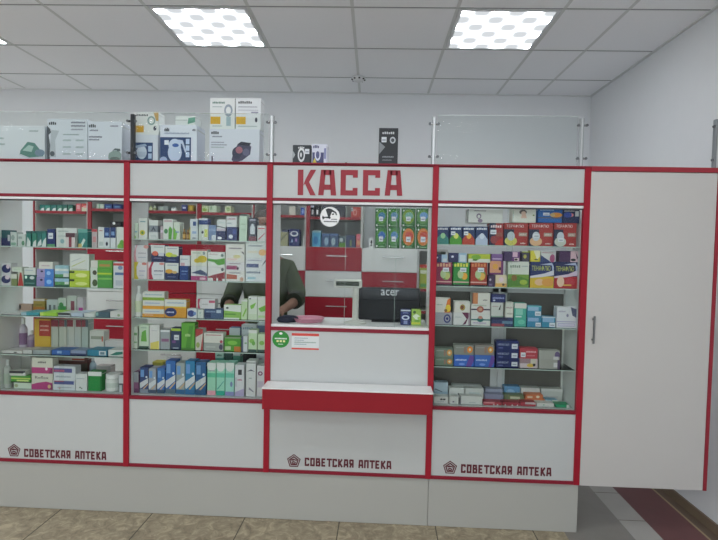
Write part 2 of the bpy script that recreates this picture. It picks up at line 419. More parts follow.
def shell(i, root, depth):
    x0, x1 = PX[i]+PW, PX[i+1]-PW
    post(root, PX[i])
    if i == 3: post(root, PX[4])
    if i == 0: pass
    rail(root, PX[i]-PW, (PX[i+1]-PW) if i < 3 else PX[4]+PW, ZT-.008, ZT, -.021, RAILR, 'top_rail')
    rail(root, x0, x1, ZT-.014, ZT-.0085, -.01)
    mb = MB(); mb.box(x0, x1, -.008, .01, ZH1, ZT-.0145, WHITE); hp = mb.build('header_panel', root, at=((x0+x1)/2, 0, ZH1))
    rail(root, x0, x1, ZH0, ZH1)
    rail(root, x0, x1, ZH0-.015, ZH0-.002, -.012, M('ecebea', .3), 'sliding_track')
    rail(root, x0, x1, ZH0-.022, ZH0-.0155, -.004, M('55575a', .5), 'track_seal')
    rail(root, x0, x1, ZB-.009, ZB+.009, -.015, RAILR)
    mb = MB(); mb.box(x0, x1, -.008, .01, ZB+.009, ZL-.009, WHITE); lp = mb.build('lower_panel', root, at=((x0+x1)/2, 0, ZB))
    return x0, x1, hp, lp
def body(i, root, depth, top):
    x0, x1 = PX[i], PX[i+1]
    mb = MB(); mb.box(x0+.001, x1-.001, .012, depth, .30, top, WHITE); mb.build('base_cabinet', root, at=((x0+x1)/2, depth/2, .30))
def sides(i, root, z0, depth, left=True, right=True, z1=ZH0):
    x0, x1 = PX[i]+PW, PX[i+1]-PW; t = .006
    if left:
        mb = MB(); mb.box(x0-.014, x0, .0125, depth, z0, z1, INNER); mb.build('side_panel', root, at=(x0, depth/2, z0))
    if right:
        mb = MB(); mb.box(x1, x1+.014, .0125, depth, z0, z1, INNER); mb.build('side_panel', root, at=(x1, depth/2, z0))
def lettering(root, bay, lp, eu, ev, tu0, tu1, tv0, tv1):
    um = (tu0+tu1)/2
    x0 = un(tu0, tv0, -.01)[0]; x1 = un(tu1, tv0, -.01)[0]; z1 = un(um, tv0, -.01)[1]; z0 = un(um, tv1, -.01)[1]
    tot = 15*.62+.35+.17*15; w1 = (9*.62+8*.17)/tot; w2 = (6*.62+5*.17)/tot
    for word, a, b in (('СОВЕТСКАЯ', x0, x0+(x1-x0)*w1), ('АПТЕКА', x1-(x1-x0)*w2, x1)):
        mb = MB(); strokes(mb, word, a, b, z0, z1, -.0087, LOGO); mb.build('shop_lettering', root, at=((a+b)/2, -.0087, z0), fix=False)
    ex, ez = un(eu-.6, ev, -.01); R = .039; mb = MB()
    def ngon(r, n=5, off=pi/2): return [(ex+r*cos(off+2*pi*i/n), ez+r*sin(off+2*pi*i/n)) for i in range(n)]
    def ring(a, b, y, n=5):
        A, B = ngon(a, n), ngon(b, n)
        for i in range(n):
            j = (i+1) % n; mb.face([(q[0], y, q[1]) for q in (A[i], A[j], B[j], B[i])], LOGO)
    ring(R, R*.83, -.0087); ring(R*.72, R*.50, -.0087)
    k = R
    mb.face([(ex+a*k, -.0089, ez+b*k) for a, b in ((-.42, .2), (-.1, .34), (.42, .2), (.4, .02), (.1, .12), (-.15, .05), (-.4, .08))], LOGO)
    mb.face([(ex+a*k, -.0089, ez+b*k) for a, b in ((-.3, -.1), (-.05, 0), (.3, -.12), (.22, -.4), (0, -.5), (-.22, -.4))], LOGO)
    mb.face([(ex+a*k, -.0092, ez+b*k) for a, b in ((-.14, -.2), (.14, -.2), (.12, -.28), (-.12, -.28))], WHITE)
    mb.build('emblem', root, at=(ex, -.0087, ez-R), fix=False)
def pane(root, x0, x1, z0, z1, y, name='glass_pane', edge=True):
    mb = MB(); mb.box(x0, x1, y-.002, y+.002, z0, z1, GLASS); o = mb.build(name, root, at=((x0+x1)/2, y, z0))
    return o
cabs = {}
labs = {0: 'white display cabinet with red frame and glass shelves, at the left end', 1: 'white and red display cabinet without lettering, between left cabinet and cash window', 3: 'white and red display cabinet between cash window and plain door'}
for i in (0, 1, 3):
    root = thing('display_cabinet', labs[i], 'cabinet', ((PX[i]+PX[i+1])/2, 0, 0), 'display cabinets of the shop front'); cabs[i] = root
    dp = .45
    x0, x1, hp, lp = shell(i, root, dp)
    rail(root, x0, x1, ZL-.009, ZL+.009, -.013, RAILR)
    body(i, root, dp, DECK)
    if i == 3:
        sides(i, root, DECK, .225)
        # sliding doors at the rear: aluminium frames round dark glass
        fz0, fz1 = DECK+.001, un(500, 287.6, .21)[1]
        xa, xb = un(491, 340, .21)[0], un(505, 340, .21)[0]; xr = un(562, 340, .21)[0]
        FR = M('cfd1d0', .4); DG = M('64625c', .45, noise=.3, nscale=7)
        for k, (a, b, y) in enumerate(((x0, xa+.038, .215), (xa+.042, x1, .211))):
            mb = MB(); w = .036
            r_ = .012 if k == 0 else (x1-xr)
            mb.box(a, a+(.004 if k == 0 else .04), y-.006, y+.003, fz0, fz1, FR); mb.box(b-(w if k == 0 else r_), b, y-.006, y+.003, fz0, fz1, FR if k == 0 else M('d0d2ce', .5))
            mb.box(a+.004, b-.004, y-.006, y+.003, fz1-.027, fz1, FR); mb.box(a+.004, b-.004, y-.006, y+.003, fz0, fz0+.02, FR)
            o = mb.build('door_frame', root, at=((a+b)/2, y, fz0))
            mb = MB(); mb.box(a+.004, b-.004, y-.001, y+.001, fz0+.02, fz1-.027, DG); mb.build('door_glass', o, at=((a+b)/2, y, fz0+.02))
    else:
        sides(i, root, DECK, DK)
    for z in SHZ[i]:
        mb = MB(); mb.box(x0+.002, x1-.002, .014, DK-.01 if i < 3 else .2, z-.005, z, SHELFGLASS)
        o = mb.build('glass_shelf', root, at=((x0+x1)/2, .1, z))
        mb = MB(); mb.box(x0+.002, x1-.002, .0125, .0138, z-.005, z, GEDGE); mb.build('shelf_edge', o, at=((x0+x1)/2, .0125, z))
        for sx in (x0+.004, x1-.004):
            q = MB(); q.box(sx-.004, sx+.004, .09, .10, z-.012, z-.0062, CHROME); q.build('shelf_bracket', o, at=(sx, .095, z-.012))
    xm = (x0+x1)/2
    pane(root, x0, xm+.02, ZL+.011, ZH0-.0225, .000)
    pane(root, xm-.01, x1, ZL+.011, ZH0-.0225, .006)
lettering(cabs[0], 0, None, 14.5, 450.8, 24, 105.8, 450.6, 458.4)
lettering(cabs[3], 3, None, 450.7, 467.9, 461.2, 551.4, 466.2, 474.6)

# cash window unit
root = thing('cash_window', 'cash window unit with big red lettering above and red fronted ledge', 'counter', ((PX[2]+PX[3])/2, 0, 0)); CW = root
x0, x1, hp, lp0 = shell(2, root, .5)
body(2, root, .31, 1.045)
ZS = 1.066
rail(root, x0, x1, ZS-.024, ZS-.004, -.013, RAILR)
mb = MB(); mb.box(x0, x1, -.010, .32, ZS-.004, ZS+.010, M('e9ebea', .3), .001); mb.build('countertop', root, at=((x0+x1)/2, .25, ZS)); CT = ZS+.010
mb = MB(); mb.box(x0, x1, -.008, .01, .768, ZS-.024, WHITE); mb.build('upper_panel', root, at=((x0+x1)/2, 0, .768))
mb = MB(); mb.box(x0, x1, -.0079, .01, ZL-.009, .768, WHITE); mb.build('back_board', root, at=((x0+x1)/2, 0, ZL))
sides(2, root, CT, DK)
# ledge
lx0, lx1 = -.604, .268
mb = MB(); mb.box(lx0, lx1+.0, -.155, -.019, .655, .762, REDD, .0015); lg = mb.build('ledge_box', root, at=((lx0+lx1)/2, -.1, .655))
mb = MB(); mb.box(lx0-.002, lx1+.002, -.158, -.019, .762, .768, M('f0f1f0', .3)); mb.build('ledge_top', root, at=((lx0+lx1)/2, -.1, .762))
# glass
e1, e2 = un(345.5, 260, .004)[0], un(396.5, 260, .010)[0]
gz0, gz1 = CT+.001, ZH0-.0225
for a, b, y in ((x0, e1, .004), (e1-.0, e2, -.003), (e2-.005, x1, .006)):
    o = pane(root, a, b, gz0, gz1, y)
    if a > x0:
        q = MB(); q.box(a-.0012, a+.0002, y-.0025, y+.0025, gz0, gz1, GEDGE); q.build('pane_edge', o, at=(a, y, gz0))
mx = un(367.5, 260, .004)[0]
# sign letters
mb = MB()
LT = {
 'К': [[(0, 0), (.3, 0), (.3, 1), (0, 1)], [(.3, .38), (.42, .62), (.70, 1), (1.0, 1), (.62, .52), (1.0, 0), (.70, 0), (.40, .45)]],
 'А': [[(0, 0), (.14, 1), (.40, 1), (.30, 0)], [(1, 0), (.86, 1), (.60, 1), (.70, 0)], [(.3, .8), (.7, .8), (.7, 1), (.3, 1)], [(.3, .22), (.7, .22), (.7, .42), (.3, .42)]],
 'С': [[(0, 0), (.3, 0), (.3, 1), (0, 1)], [(.3, .8), (.98, .8), (.98, 1), (.3, 1)], [(.3, 0), (.98, 0), (.98, .2), (.3, .2)], [(.7, .2), (.98, .2), (.98, .3), (.7, .3)], [(.7, .7), (.98, .7), (.98, .8), (.7, .8)]],
}
for ch, a, b in (('К', 297.8, 315.9), ('А', 318.3, 336.4), ('С', 340.6, 358), ('С', 362.9, 380.4), ('А', 384.9, 402.6)):
    xa, xb = un(a, 183, -.01)[0], un(b, 183, -.01)[0]; um = (a+b)/2; za, zb = un(um, 195.2+.006*(um-300)*.9, -.01)[1], un(um, 169.7+.006*(um-300)*.9, -.01)[1]
    for poly in LT[ch]:
        mb.prism([(xa+p*(xb-xa), za+q*(zb-za)) for p, q in poly], -.0105, -.0078, LETTER)
mb.build('sign_lettering', root, at=((x0+x1)/2, -.01, 1.80))
lettering(root, 2, None, 294.4, 461.2, 304.8, 391.2, 459.6, 467.6)
# stickers and card
def disc(name, u, v, r, y, m, label, cat, draw):
    X, Z = un(u, v, y); mb = MB(); mb.prism(oval(X, Z, r, r, 32), y-.0008, y, m); draw(mb, X, Z, r, y-.0012)
    o = mb.build(name, at=(X, y, Z-r)); return tag(o, label, cat)
def camdraw(mb, X, Z, r, y):
    k = BLACK; P = lambda L, m=k, yy=y: mb.face([(X+a*r, yy, Z+b*r) for a, b in L], m)
    P([(-.45, .72), (-.2, .85), (.1, .8), (.62, .48), (.72, .18), (.6, .16), (.52, .38), (.2, .5), (-.0, .02), (.1, -.1), (.0, -.22), (-.2, -.15), (-.5, -.12), (-.72, -.3), (-.8, -.05), (-.72, .12), (-.62, -.02), (-.2, .02)])
    P([(.2, .32), (.42, .36), (.42, .22), (.2, .18)])
    for i in range(9): P([(-.6+i*.15, -.42), (-.49+i*.15, -.42), (-.49+i*.15, -.54), (-.6+i*.15, -.54)], k, y-.0002)
    for i in range(5): P([(.15+i*.12, -.2), (.23+i*.12, -.2), (.23+i*.12, -.3), (.15+i*.12, -.3)], k, y-.0002)
disc('round_sticker', 330, 216.8, .053, .0015, M('f1f1f0', .4), 'white round video surveillance sticker on the cash window glass', 'sticker', camdraw)
def grn(mb, X, Z, r, y):
    w = M('f4f6f2')
    mb.face([(X+a*r, y, Z+b*r) for a, b in oval(0, .68, .2, .14)], w)
    for i in range(9): mb.face([(X+(-.7+i*.16)*r, y, Z+b*r) for b in (.0,)*1] + [(X+(-.7+i*.16+.12)*r, y, Z), (X+(-.7+i*.16+.12)*r, y, Z+.16*r), (X+(-.7+i*.16)*r, y, Z+.16*r)], w)
    for i in range(3): mb.face([(X+(-.5+i*.38)*r, y, Z-.34*r), (X+(-.5+i*.38+.26)*r, y, Z-.34*r), (X+(-.5+i*.38+.26)*r, y, Z-.12*r), (X+(-.5+i*.38)*r, y, Z-.12*r)], M('f2e9a8'))
    for i in range(5): mb.face([(X+(-.3+i*.12)*r, y, Z-.62*r), (X+(-.3+i*.12+.08)*r, y, Z-.62*r), (X+(-.3+i*.12+.08)*r, y, Z-.54*r), (X+(-.3+i*.12)*r, y, Z-.54*r)], w)
disc('round_sticker', 280.8, 339.2, .046, -.0082, M('1f8a2c', .4), 'green round sticker with white print below the cash window', 'sticker', grn)
X0, ZZ1 = un(291.8, 333, -.009); X1, ZZ0 = un(318.8, 350, -.009)
mb = MB(); mb.box(X0, X1, -.0095, -.0082, ZZ0, ZZ1, M('dfe4e4')); printing(mb, 'dfe4e4|r 0 .84 1 1 d8483c|r 0 0 1 .1 d8483c|t .1 .68 .6 .73 8aa0a8|t .1 .55 .45 .6 8aa0a8|t .1 .42 .9 .48 7a9a8a|t .1 .3 .55 .35 8aa0a8', X0, X1, ZZ0, ZZ1, -.0095)
tag(mb.build('notice_card', at=((X0+X1)/2, -.009, ZZ0), fix=False), 'pale notice card with red bars beside the green sticker', 'notice')

# plinths
SEAMX = un(427.8, 505, 0)[0]; PLX = un(577, 510, 0)[0]
for a, b, lab in ((PX[0]-.02, SEAMX-.001, 'long white plinth board under the left, middle and cash window units'), (SEAMX+.001, PLX, 'short white plinth board under the right display cabinet')):
    mb = MB(); mb.box(a, b, -.004, .012, 0.0017, ZB-.0095, M('b2b2ac', .45, noise=.02, nscale=3), .001); o = mb.build('front_board', at=((a+b)/2, 0, 0))
    r = thing('plinth', lab, 'plinth', ((a+b)/2, 0, 0), 'plinth boards'); o.parent = r; o.location = (0, 0, 0); o['_w'] = tuple(r['_w'])
    mb = MB(); mb.box(a, a+.016, .0125, .40, 0.0017, ZB-.0095, WHITE); mb.build('end_board', r, at=(a, .2, 0))
    mb = MB(); mb.box(b-.016, b, .0125, .40, 0.0017, ZB-.0095, WHITE); mb.build('end_board', r, at=(b, .2, 0))

# plain door at the right
dx0, dx1 = PX[4]+PW+.001, 1.712
root = thing('service_door', 'plain white full height door with red edging next to the right wall', 'door', ((dx0+dx1)/2, 0, 0))
mb = MB(); mb.box(dx0, dx1-.012, -.014, .006, .262, ZT-.026, DOORW, .001); pn = mb.build('door_panel', root, at=((dx0+dx1)/2, 0, .262))
mb = MB(); mb.box(dx0, dx1+.01, -.021, .03, ZT-.024, ZT, M('a02433', .45)); mb.build('top_rail', root, at=((dx0+dx1)/2, 0, ZT-.024))
mb = MB(); mb.box(dx1-.011, dx1+.006, -.017, .03, .262, ZT-.0245, M('9c2334', .45)); mb.build('edge_strip', root, at=(dx1, 0, .262))
hx = un(593.7, 330, -.03)[0]; ha, hb = un(594, 316, -.03)[1], un(594, 343.5, -.03)[1]
mb = MB(); mb.tube((hx, -.036, hb), (hx, -.036, ha), .0055, M('85888a', .3, .9))
for z in (ha-.018, hb+.018): mb.tube((hx, -.036, z), (hx, -.0142, z), .0045, M('85888a', .3, .9))
mb.build('handle', root, at=(hx, -.036, hb))

# glass screens on top of the front
SP = [(PX[1]+.012, 'dark', 'dark upright post above the left and middle cabinets'), (un(272, 140, .03)[0], 'a', 'clear topped metal post left of the big red sign lettering'), (un(433.5, 140, .03)[0], 'a', 'metal post right of the big red sign lettering'),
      (un(581, 140, .03)[0], 'a', 'metal post above the red post beside the plain door'), (un(716, 145, .03)[0]+.006, 'w', 'wide metal post at the right wall on top of the door rail')]
ztop = un(433, 117, .03)[1]
for x, k, lab in SP:
    root = thing('screen_post', lab, 'post', (x, .03, ZT), 'screen posts on top of the shop front')
    w = .011 if k != 'w' else .02; m = {'dark': M('33363a', .4, .3), 'a': M('a9adaf', .3, .6), 'w': M('8d9194', .35, .7)}[k]
    mb = MB(); mb.box(x-w, x+w, .019, .041, ZT+.0003, ztop, m, .003); mb.box(x-w*.35, x+w*.35, .017, .019, ZT+.001, ztop-.002, M('d2d5d6', .3, .5) if k != 'dark' else m)
    mb.box(x-w-.008, x+w+.008, .01, .05, ZT+.0003, ZT+.005, m); mb.build('upright', root, at=(x, .03, ZT))
    for z in (ZT+.045, ztop-.04):
        for s in (-1, 1):
            mb = MB(); mb.tube((x+s*w, .016, z), (x+s*(w+.014), .016, z), .006, CHROME if k != 'dark' else BLACK); mb.tube((x+s*(w+.011), .008, z), (x+s*(w+.011), .017, z), .007, DARKALU)
            mb.build('clamp', root, at=(x+s*w, .016, z))
xs = [PX[0]-.1]+[s[0] for s in SP]
for a, b, lab in ((xs[0], xs[1], 'clear glass screen standing above the left cabinet'), (xs[1], xs[2], 'clear glass screen standing above the middle cabinet'), (xs[3], xs[4], 'clear glass screen standing above the right cabinet')):
    mb = MB(); mb.box(a+.02, b-.02, .026, .032, ZT+.012, ztop+.008, SCREENGLASS); o = mb.build('glass_screen', at=((a+b)/2, .03, ZT+.012)); tag(o, lab, 'glass screen', 'glass screens on top of the shop front')
    q = MB(); q.box(a+.02, b-.02, .026, .032, ztop+.0085, ztop+.0105, M('dfe8e6', .15)); q.build('polished_edge', o, at=((a+b)/2, .03, ztop+.0085))

# ------------------------------------------------------------------ drawer and shelf units along the back
YT, YTB = 1.42, 1.79
TX = [-2.912, -2.447, -1.985, -1.525, -1.064, -.628, -.170, .278, .52]
RW = [1.502, 1.307, 1.095, .882, .66, .43]
TOPZ = 2.0
CELL = M('bfc1bd', .6); DW = M('dcdedb', .4)
BRED = M('93252f', .5)
WHO = ['leftmost', 'second', 'third', 'fourth', 'fifth', 'sixth', 'seventh', 'narrow last']
# per unit: list of drawer colours from z 1.502 downwards; None = open
TW = [[None]*5, ['R', 'W', 'W', 'R', 'W'], ['R', 'R', 'R', 'W', 'R'], ['W', 'R', 'R', 'R', 'W'], ['R', 'W', 'W', 'R', 'W'], ['W', 'W', 'W', 'W', 'R'], ['R', 'W', 'R', 'W', 'R'], ['W', 'R', 'R', 'R', 'R'], ['W'][:0]+['W']*5]
TW = [[None]*5, ['R', 'W', 'W', 'R', 'W'], ['R', 'R', 'R', 'W', 'W'], ['R', 'W', 'W', 'R', 'R'], ['W', 'R', 'W', 'R', 'R'], ['R', 'W', 'R', 'W', 'R'], ['W', 'R', 'R', 'W', 'R'], [None]*5]
TSH = {0: [1.755, 1.455, 1.16, .87, .6], 1: [1.78], 2: [1.772], 3: [1.765], 4: [1.755], 5: [1.745], 6: [], 7: [1.18, 1.0]}
UH = {6: 1.5, 7: 1.5}
for k in range(8):
    a, b = TX[k], TX[k+1]; TOPZ = UH.get(k, 2.0)
    lab = ['open red edged shelf unit standing leftmost along the back'][0] if k == 0 else ('narrow open shelf unit ending the back row behind the monitor' if k == 7 else f"{WHO[k]} red and white drawer unit from left along the back wall")
    root = thing('drawer_unit', lab, 'drawer unit', ((a+b)/2, YT, 0), 'drawer and shelf units along the back')
    mb = MB(); mb.box(a, a+.016, YT+.002, YTB, 0.002, TOPZ, CELL); mb.box(b-.016, b-.0005, YT+.002, YTB, .002, TOPZ, CELL)
    mb.box(a+.016, b-.016, YTB-.01, YTB, .002, TOPZ, M('c9cbc8', .6)); mb.box(a+.016, b-.016, YT+.002, YTB-.01, TOPZ-.016, TOPZ, CELL); mb.box(a+.016, b-.016, YT+.03, YTB-.01, .002, .08, CELL)
    mb.build('carcass', root, at=((a+b)/2, YT, 0))
    wd = .032 if k in (1, 3, 5) else .010
    mb = MB(); mb.box(a+.0005, a+wd, YT-.012, YT+.002, .002 if k in (0, 7) else RW[0], TOPZ, BRED)
    if k < 6: mb.build('red_edge', root, at=(a, YT, 0))
    for z in TSH[k]:
        mb = MB(); mb.box(a+.016, b-.016, YT+.0022, YTB-.01, z-.018, z, CELL); mb.box(a+.0165, b-.0165, YT-.01, YT+.002, z-.022, z, BRED)
        mb.build('shelf_board', root, at=((a+b)/2, YT, z))
    if TW[k][0] and k < 6:
        mb = MB(); mb.box(a+.016, b-.016, YT+.0022, YTB-.01, RW[0]-.018, RW[0], CELL); mb.build('shelf_board', root, at=((a+b)/2, YT, RW[0]))
    for j, c in enumerate(TW[k]):
        if c is None: continue
        z1, z0 = RW[j]-.002, RW[j+1]+.002
        m = RED if c == 'R' else DW
        mb = MB(); mb.box(a+.002, b-.0025, YT-.018, YT+.001, z0, z1, m, .001); mb.box(a+.02, b-.02, YT+.003, YTB-.05, z0+.02, z1-.04, CELL) if j else None
        o = mb.build('drawer', root, at=((a+b)/2, YT, z0)); xm = (a+b)/2+.03; zh = z1-.07
        mb = MB(); mb.tube((xm-.085, YT-.042, zh), (xm+.085, YT-.042, zh), .005, CHROME)
        for s in (-.065, .065): mb.tube((xm+s, YT-.042, zh), (xm+s, YT-.018, zh), .004, CHROME)
        mb.build('handle', o, at=(xm, YT-.042, zh))
# ------------------------------------------------------------------ cartons standing on top of the front
def topbox(look, u0, vt, u1, y, d, des, name='carton', z=ZT, vb=None):
    X0, X1 = un(u0, 150, y)[0], un(u1, 150, y)[0]; zt = un((u0+u1)/2, vt, y)[1]
    o = carton(name, X0+.0008, X1-.0008, y, d, z+.0003, zt, des); tag(o, look, 'box', 'appliance cartons on top of the shop front'); return zt
G = '9fb4b4'
topbox('white iron carton with green iron picture at far left of the top', -6, 126, 45, .055, .12, 'd9dde2|p 5f8a80 .52 .3 .66 .55 .8 .52 .92 .3 .98 .12 .7 .05 .5 .16|p a9c4bd .56 .3 .68 .46 .78 .42 .74 .26|e .9 .24 .1 .1 7b8ea0|p c9cdd4 .5 .16 .7 .05 .98 .1 .98 .14 .7 .1 .52 .2|t .0 .82 .12 .88 556|t .0 .62 .2 .67 9aa|t .0 .45 .22 .5 9aa|t .7 .84 .88 .88 9aa')
topbox('tall white carton with grey text, second from left on top', 47, 119, 87.5, .055, .12, 'd6dbe3|p 50555c .0 0 .06 0 .09 .3 .04 .62 .1 .68 .08 .76 .0 .84|p b9bfc6 .06 .1 .22 .1 .2 .5 .3 .72 .1 .74|e .13 .18 .06 .06 5a5f66|t .05 .86 .24 .93 40444a|t .6 .9 .96 .94 778|t .6 .82 .96 .86 778|t .6 .74 .9 .77 99a|t .4 .62 .8 .65 9aa|t .4 .48 .6 .52 abb|t .72 .48 .92 .52 abb|t .4 .32 .6 .36 abb|t .72 .32 .92 .36 abb|t .4 .16 .6 .2 abb|t .72 .16 .92 .2 abb')
topbox('white carton with grey iron picture left of the dark upright post', 88, 121.5, 122, .055, .12, 'd7dbe4|t .03 .85 .24 .93 33363c|t .05 .76 .3 .8 778|t .03 .6 .42 .64 667|t .03 .53 .34 .57 778|t .66 .87 .9 .91 889|p 8fa29c .6 .12 .62 .05 .8 .0 .98 .06 .99 .2 .9 .3 .75 .28 .62 .22|p 5e6a6c .72 .28 .8 .34 .95 .33 .96 .28 .88 .26 .85 .3 .78 .29|e .8 .08 .15 .05 6b7774')
zt = topbox('white carton with dark blue inhaler photo, beside the dark post', 132.5, 134.5, 158, .075, .1, 'd9dde6|r .02 .1 .8 .72 2f4674|e .36 .38 .2 .24 cfd8e6|r .2 .22 .52 .4 b9c6d8|r .62 .4 .76 .6 b8cbe6|r .62 .16 .76 .34 b8cbe6|p 9fb3cf .1 .6 .5 .68 .58 .6 .14 .52')
topbox('small white carton with yellow patch, on the blue inhaler carton', 133, 112, 158.5, .08, .08, 'e4e6e4|r .05 .1 .42 .4 d9a531|p c9a566 .8 1 1 1 1 .6 .9 .62|t .1 .82 .6 .9 50585a|e .72 .62 .16 .2 8fa8a4|e .72 .62 .1 .13 e4e6e4|e .86 .28 .06 .1 445', z=zt)
zt = topbox('large white carton with blue inhaler picture on dark blue field', 160, 125, 197, .065, .13, 'dfe3ee|r .0 .06 .84 .68 26406f|e .4 .28 .19 .24 c7d3ea|e .4 .46 .17 .18 c7d3ea|e .42 .47 .09 .05 3c5fa6|p c3cde6 .5 .62 .62 .6 .72 .3 .68 .28 .6 .5 .48 .56|r .7 .5 .8 .64 c3d3ee|r .7 .33 .8 .47 c3d3ee|r .7 .16 .8 .3 c3d3ee|r .12 .48 .24 .6 dfe3ee|e .1 .08 .1 .09 aebede|t .12 .83 .26 .92 33384a|t .12 .76 .8 .8 9aa6bd|t .88 .84 .97 .9 667', )
topbox('flat white and green packet lying on the large inhaler carton', 175, 116, 195, .09, .1, 'dfe4e2|p 6aa08c .62 .2 1 .4 1 .9 .66 .8|r .0 .55 .6 .62 a8b4b2', z=zt)
zt = topbox('wide white carton with purple vacuum cleaner picture', 209, 129, 259.5, .065, .1, 'dcdfea|t .04 .85 .2 .93 34363f|t .06 .76 .26 .8 778|t .04 .6 .3 .63 889|t .04 .53 .36 .56 889|t .04 .46 .3 .49 9aa|p 4b4863 .45 .12 .5 .04 .66 .1 .82 .28 .84 .5 .74 .62 .58 .58 .5 .4|e .56 .32 .1 .17 3a3852|e .6 .4 .07 .1 a86a78|e .74 .34 .07 .1 6a6684|p 2d2c3f .56 .56 .64 .64 .84 .6 .8 .52 .66 .54|r .05 .06 .08 .22 667')
topbox('left shiny white carton with yellow patch on the vacuum carton', 209.6, 98, 234.6, .07, .08, 'e6e9e8|r .02 .16 .42 .4 dfae2b|t .1 .82 .6 .88 4a7a6a|e .74 .6 .17 .2 9aa6b2|e .74 .6 .1 .12 e6e9e8|r .66 .1 .84 .4 a9c0c8|t .1 .7 .5 .73 9aa|t .1 .08 .5 .11 9aa', z=zt)
topbox('right shiny white carton with yellow patch on the vacuum carton', 235.2, 98, 260.5, .07, .08, 'e6e9ec|r .02 .16 .4 .4 dfae2b|t .1 .82 .66 .9 333|t .1 .7 .86 .73 889|t .1 .6 .9 .62 99a|r .62 .5 .9 .56 99a|e .82 .3 .05 .08 445|t .1 .08 .86 .11 9aa', z=zt)
topbox('small dark gadget box with white dial above the big letters', 292.6, 145, 311, .06, .08, '2b3338|e .48 .5 .2 .36 e6e9ea|e .48 .5 .13 .24 3b444a|e .46 .5 .05 .12 e6e9ea|p b9bfc2 .02 .3 .14 .5 .02 .7|s .68 .55 .92 .8|t .3 .82 .66 .92 dfe3e4', name='gadget_box')
topbox('small white and violet gadget box above the big letters', 311.6, 144, 327, .06, .09, 'dfe2f0|r .05 .06 .8 .6 4a4d78|e .4 .5 .2 .3 dfe2f0|e .4 .48 .12 .18 5b5f8a|p d8c94a .02 .0 .4 0 .2 .34|r .82 .3 .95 .8 8f94c0|t .1 .8 .5 .94 4a4d78', name='gadget_box')
topbox('tall black gadget box with white print above the letter C', 378.5, 128, 398, .06, .09, '282b30|t .18 .84 .82 .9 cfd3d6 Omron|s .14 .62 .4 .76|e .72 .68 .15 .09 c9ced2|e .72 .68 .09 .05 4a4f55|p 8d9296 .02 .3 .34 .5 .02 .64|t .2 .22 .8 .26 9a9fa3|t .2 .14 .7 .17 85898d'.replace(' Omron', ''), name='gadget_box')
x, z = un(346, 158, .06); mb = MB(); mb.lathe([(.014, 0), (.014, .004), (.009, .014), (.003, .018)], M('6b4a48', .5), c=(x, .07, ZT+.0003)); mb.lathe([(.0145, .0), (.0145, .003)], M('444', .5), c=(x, .07, ZT+.0003))
tag(mb.build('door_stop', at=(x, .07, ZT+.0003)), 'tiny brown knob lying on top above the red letters', 'knob')

# ------------------------------------------------------------------ packages on the shelves
W = 'dfe2de'; GY = 'aeb4b4'
cL, cM, cR = 'left cabinet', 'middle cabinet', 'right cabinet'
# left cabinet, top shelf
row('top shelf, '+cL, SHZ[0][0], [
 ('teal and navy box', -4, 230, 9.5, 246, '2e5a60|r 0 0 1 .5 26305e|r .75 .3 1 .7 b8bcc0'),
 ('speckled white box', 10, 232, 16.5, 247, 'bfc8c4|e .4 .6 .3 .2 8fa09a|r .1 .05 .9 .25 7fa390'),
 ('grey box with green spots', 17, 234, 25, 247, 'c3cbc6|e .7 .25 .2 .2 5c8a6c|r .1 .6 .6 .8 9aa8a2'),
 ('slim teal striped box', 26, 231, 31, 247, '2f7a70|p d5ddd9 .1 .0 .9 0 .9 .3 .3 .62|r 0 .85 1 1 245a58'),
 ('slim green striped box', 31.3, 231, 36, 247, '35846f|p d5ddd9 .1 .0 .9 0 .9 .45 .3 .3|r 0 .85 1 1 245a58'),
 ('slim dark teal striped box', 36.3, 231, 41, 247, '2b6f6a|p cfd8d6 0 0 1 .1 .9 .5 .2 .25|r 0 .85 1 1 2a6660'),
 ('slim teal box with pale foot', 41.3, 231, 46, 247, '338079|p cfd8d6 0 0 1 0 1 .6 .4 .4|r 0 .85 1 1 2a6660'),
 ('navy box with white label', 47, 229, 55, 247, '25356f|s .2 .45 .8 .78|r 0 0 1 .15 5b9a6a'),
 ('large white box with grey print', 56, 228, 77, 247, 'd6d8d5|t .1 .8 .6 .86 9aa|t .1 .55 .5 .6 a8b0b4|e .3 .3 .1 .12 8fb0b8|r .75 .0 1 .35 d9c88a'),
 ('teal and green box', 78, 229, 87.5, 247, '2f7d78|p c8dcd4 .2 .1 .6 .5 .8 .4 .4 0|r 0 .8 1 1 69a89c|r 0 0 .4 .2 c9b26a'),
 ('narrow red and grey box', 91, 229, 96.5, 247, 'b9aeb0|r 0 .85 1 1 b24048|r .2 .3 .8 .6 c88a8e'),
 ('tall plain white box', 97.5, 227, 103.8, 247, 'd9dcda|r .15 .1 .85 .3 b9c4c2|t .2 .8 .8 .85 b05a5a'),
 ('navy topped white box', 104, 227.5, 109.8, 247, 'd5dadd|r 0 .5 1 1 26417c|r .2 .6 .8 .75 7fa0cc|e .5 .2 .2 .1 33384a'),
 ('blue topped white box', 110, 227.5, 115.5, 247, 'd5dadd|r 0 .5 1 1 22386f|r .2 .62 .8 .8 7fa0cc'),
 ('white box with green bush print', 116, 227, 124, 247, 'd7dcd6|e .7 .15 .35 .25 6aa843|e .4 .08 .3 .12 7fb552'),
 ('maroon T shaped print pack', 65.5, 233, 75, 247, 'd8cfce|r 0 .7 1 1 5a3a44|r .35 0 .65 .7 8c3a4a', {'y': .015, 'd': .018}),
], group='packages on the top shelf of the left cabinet')
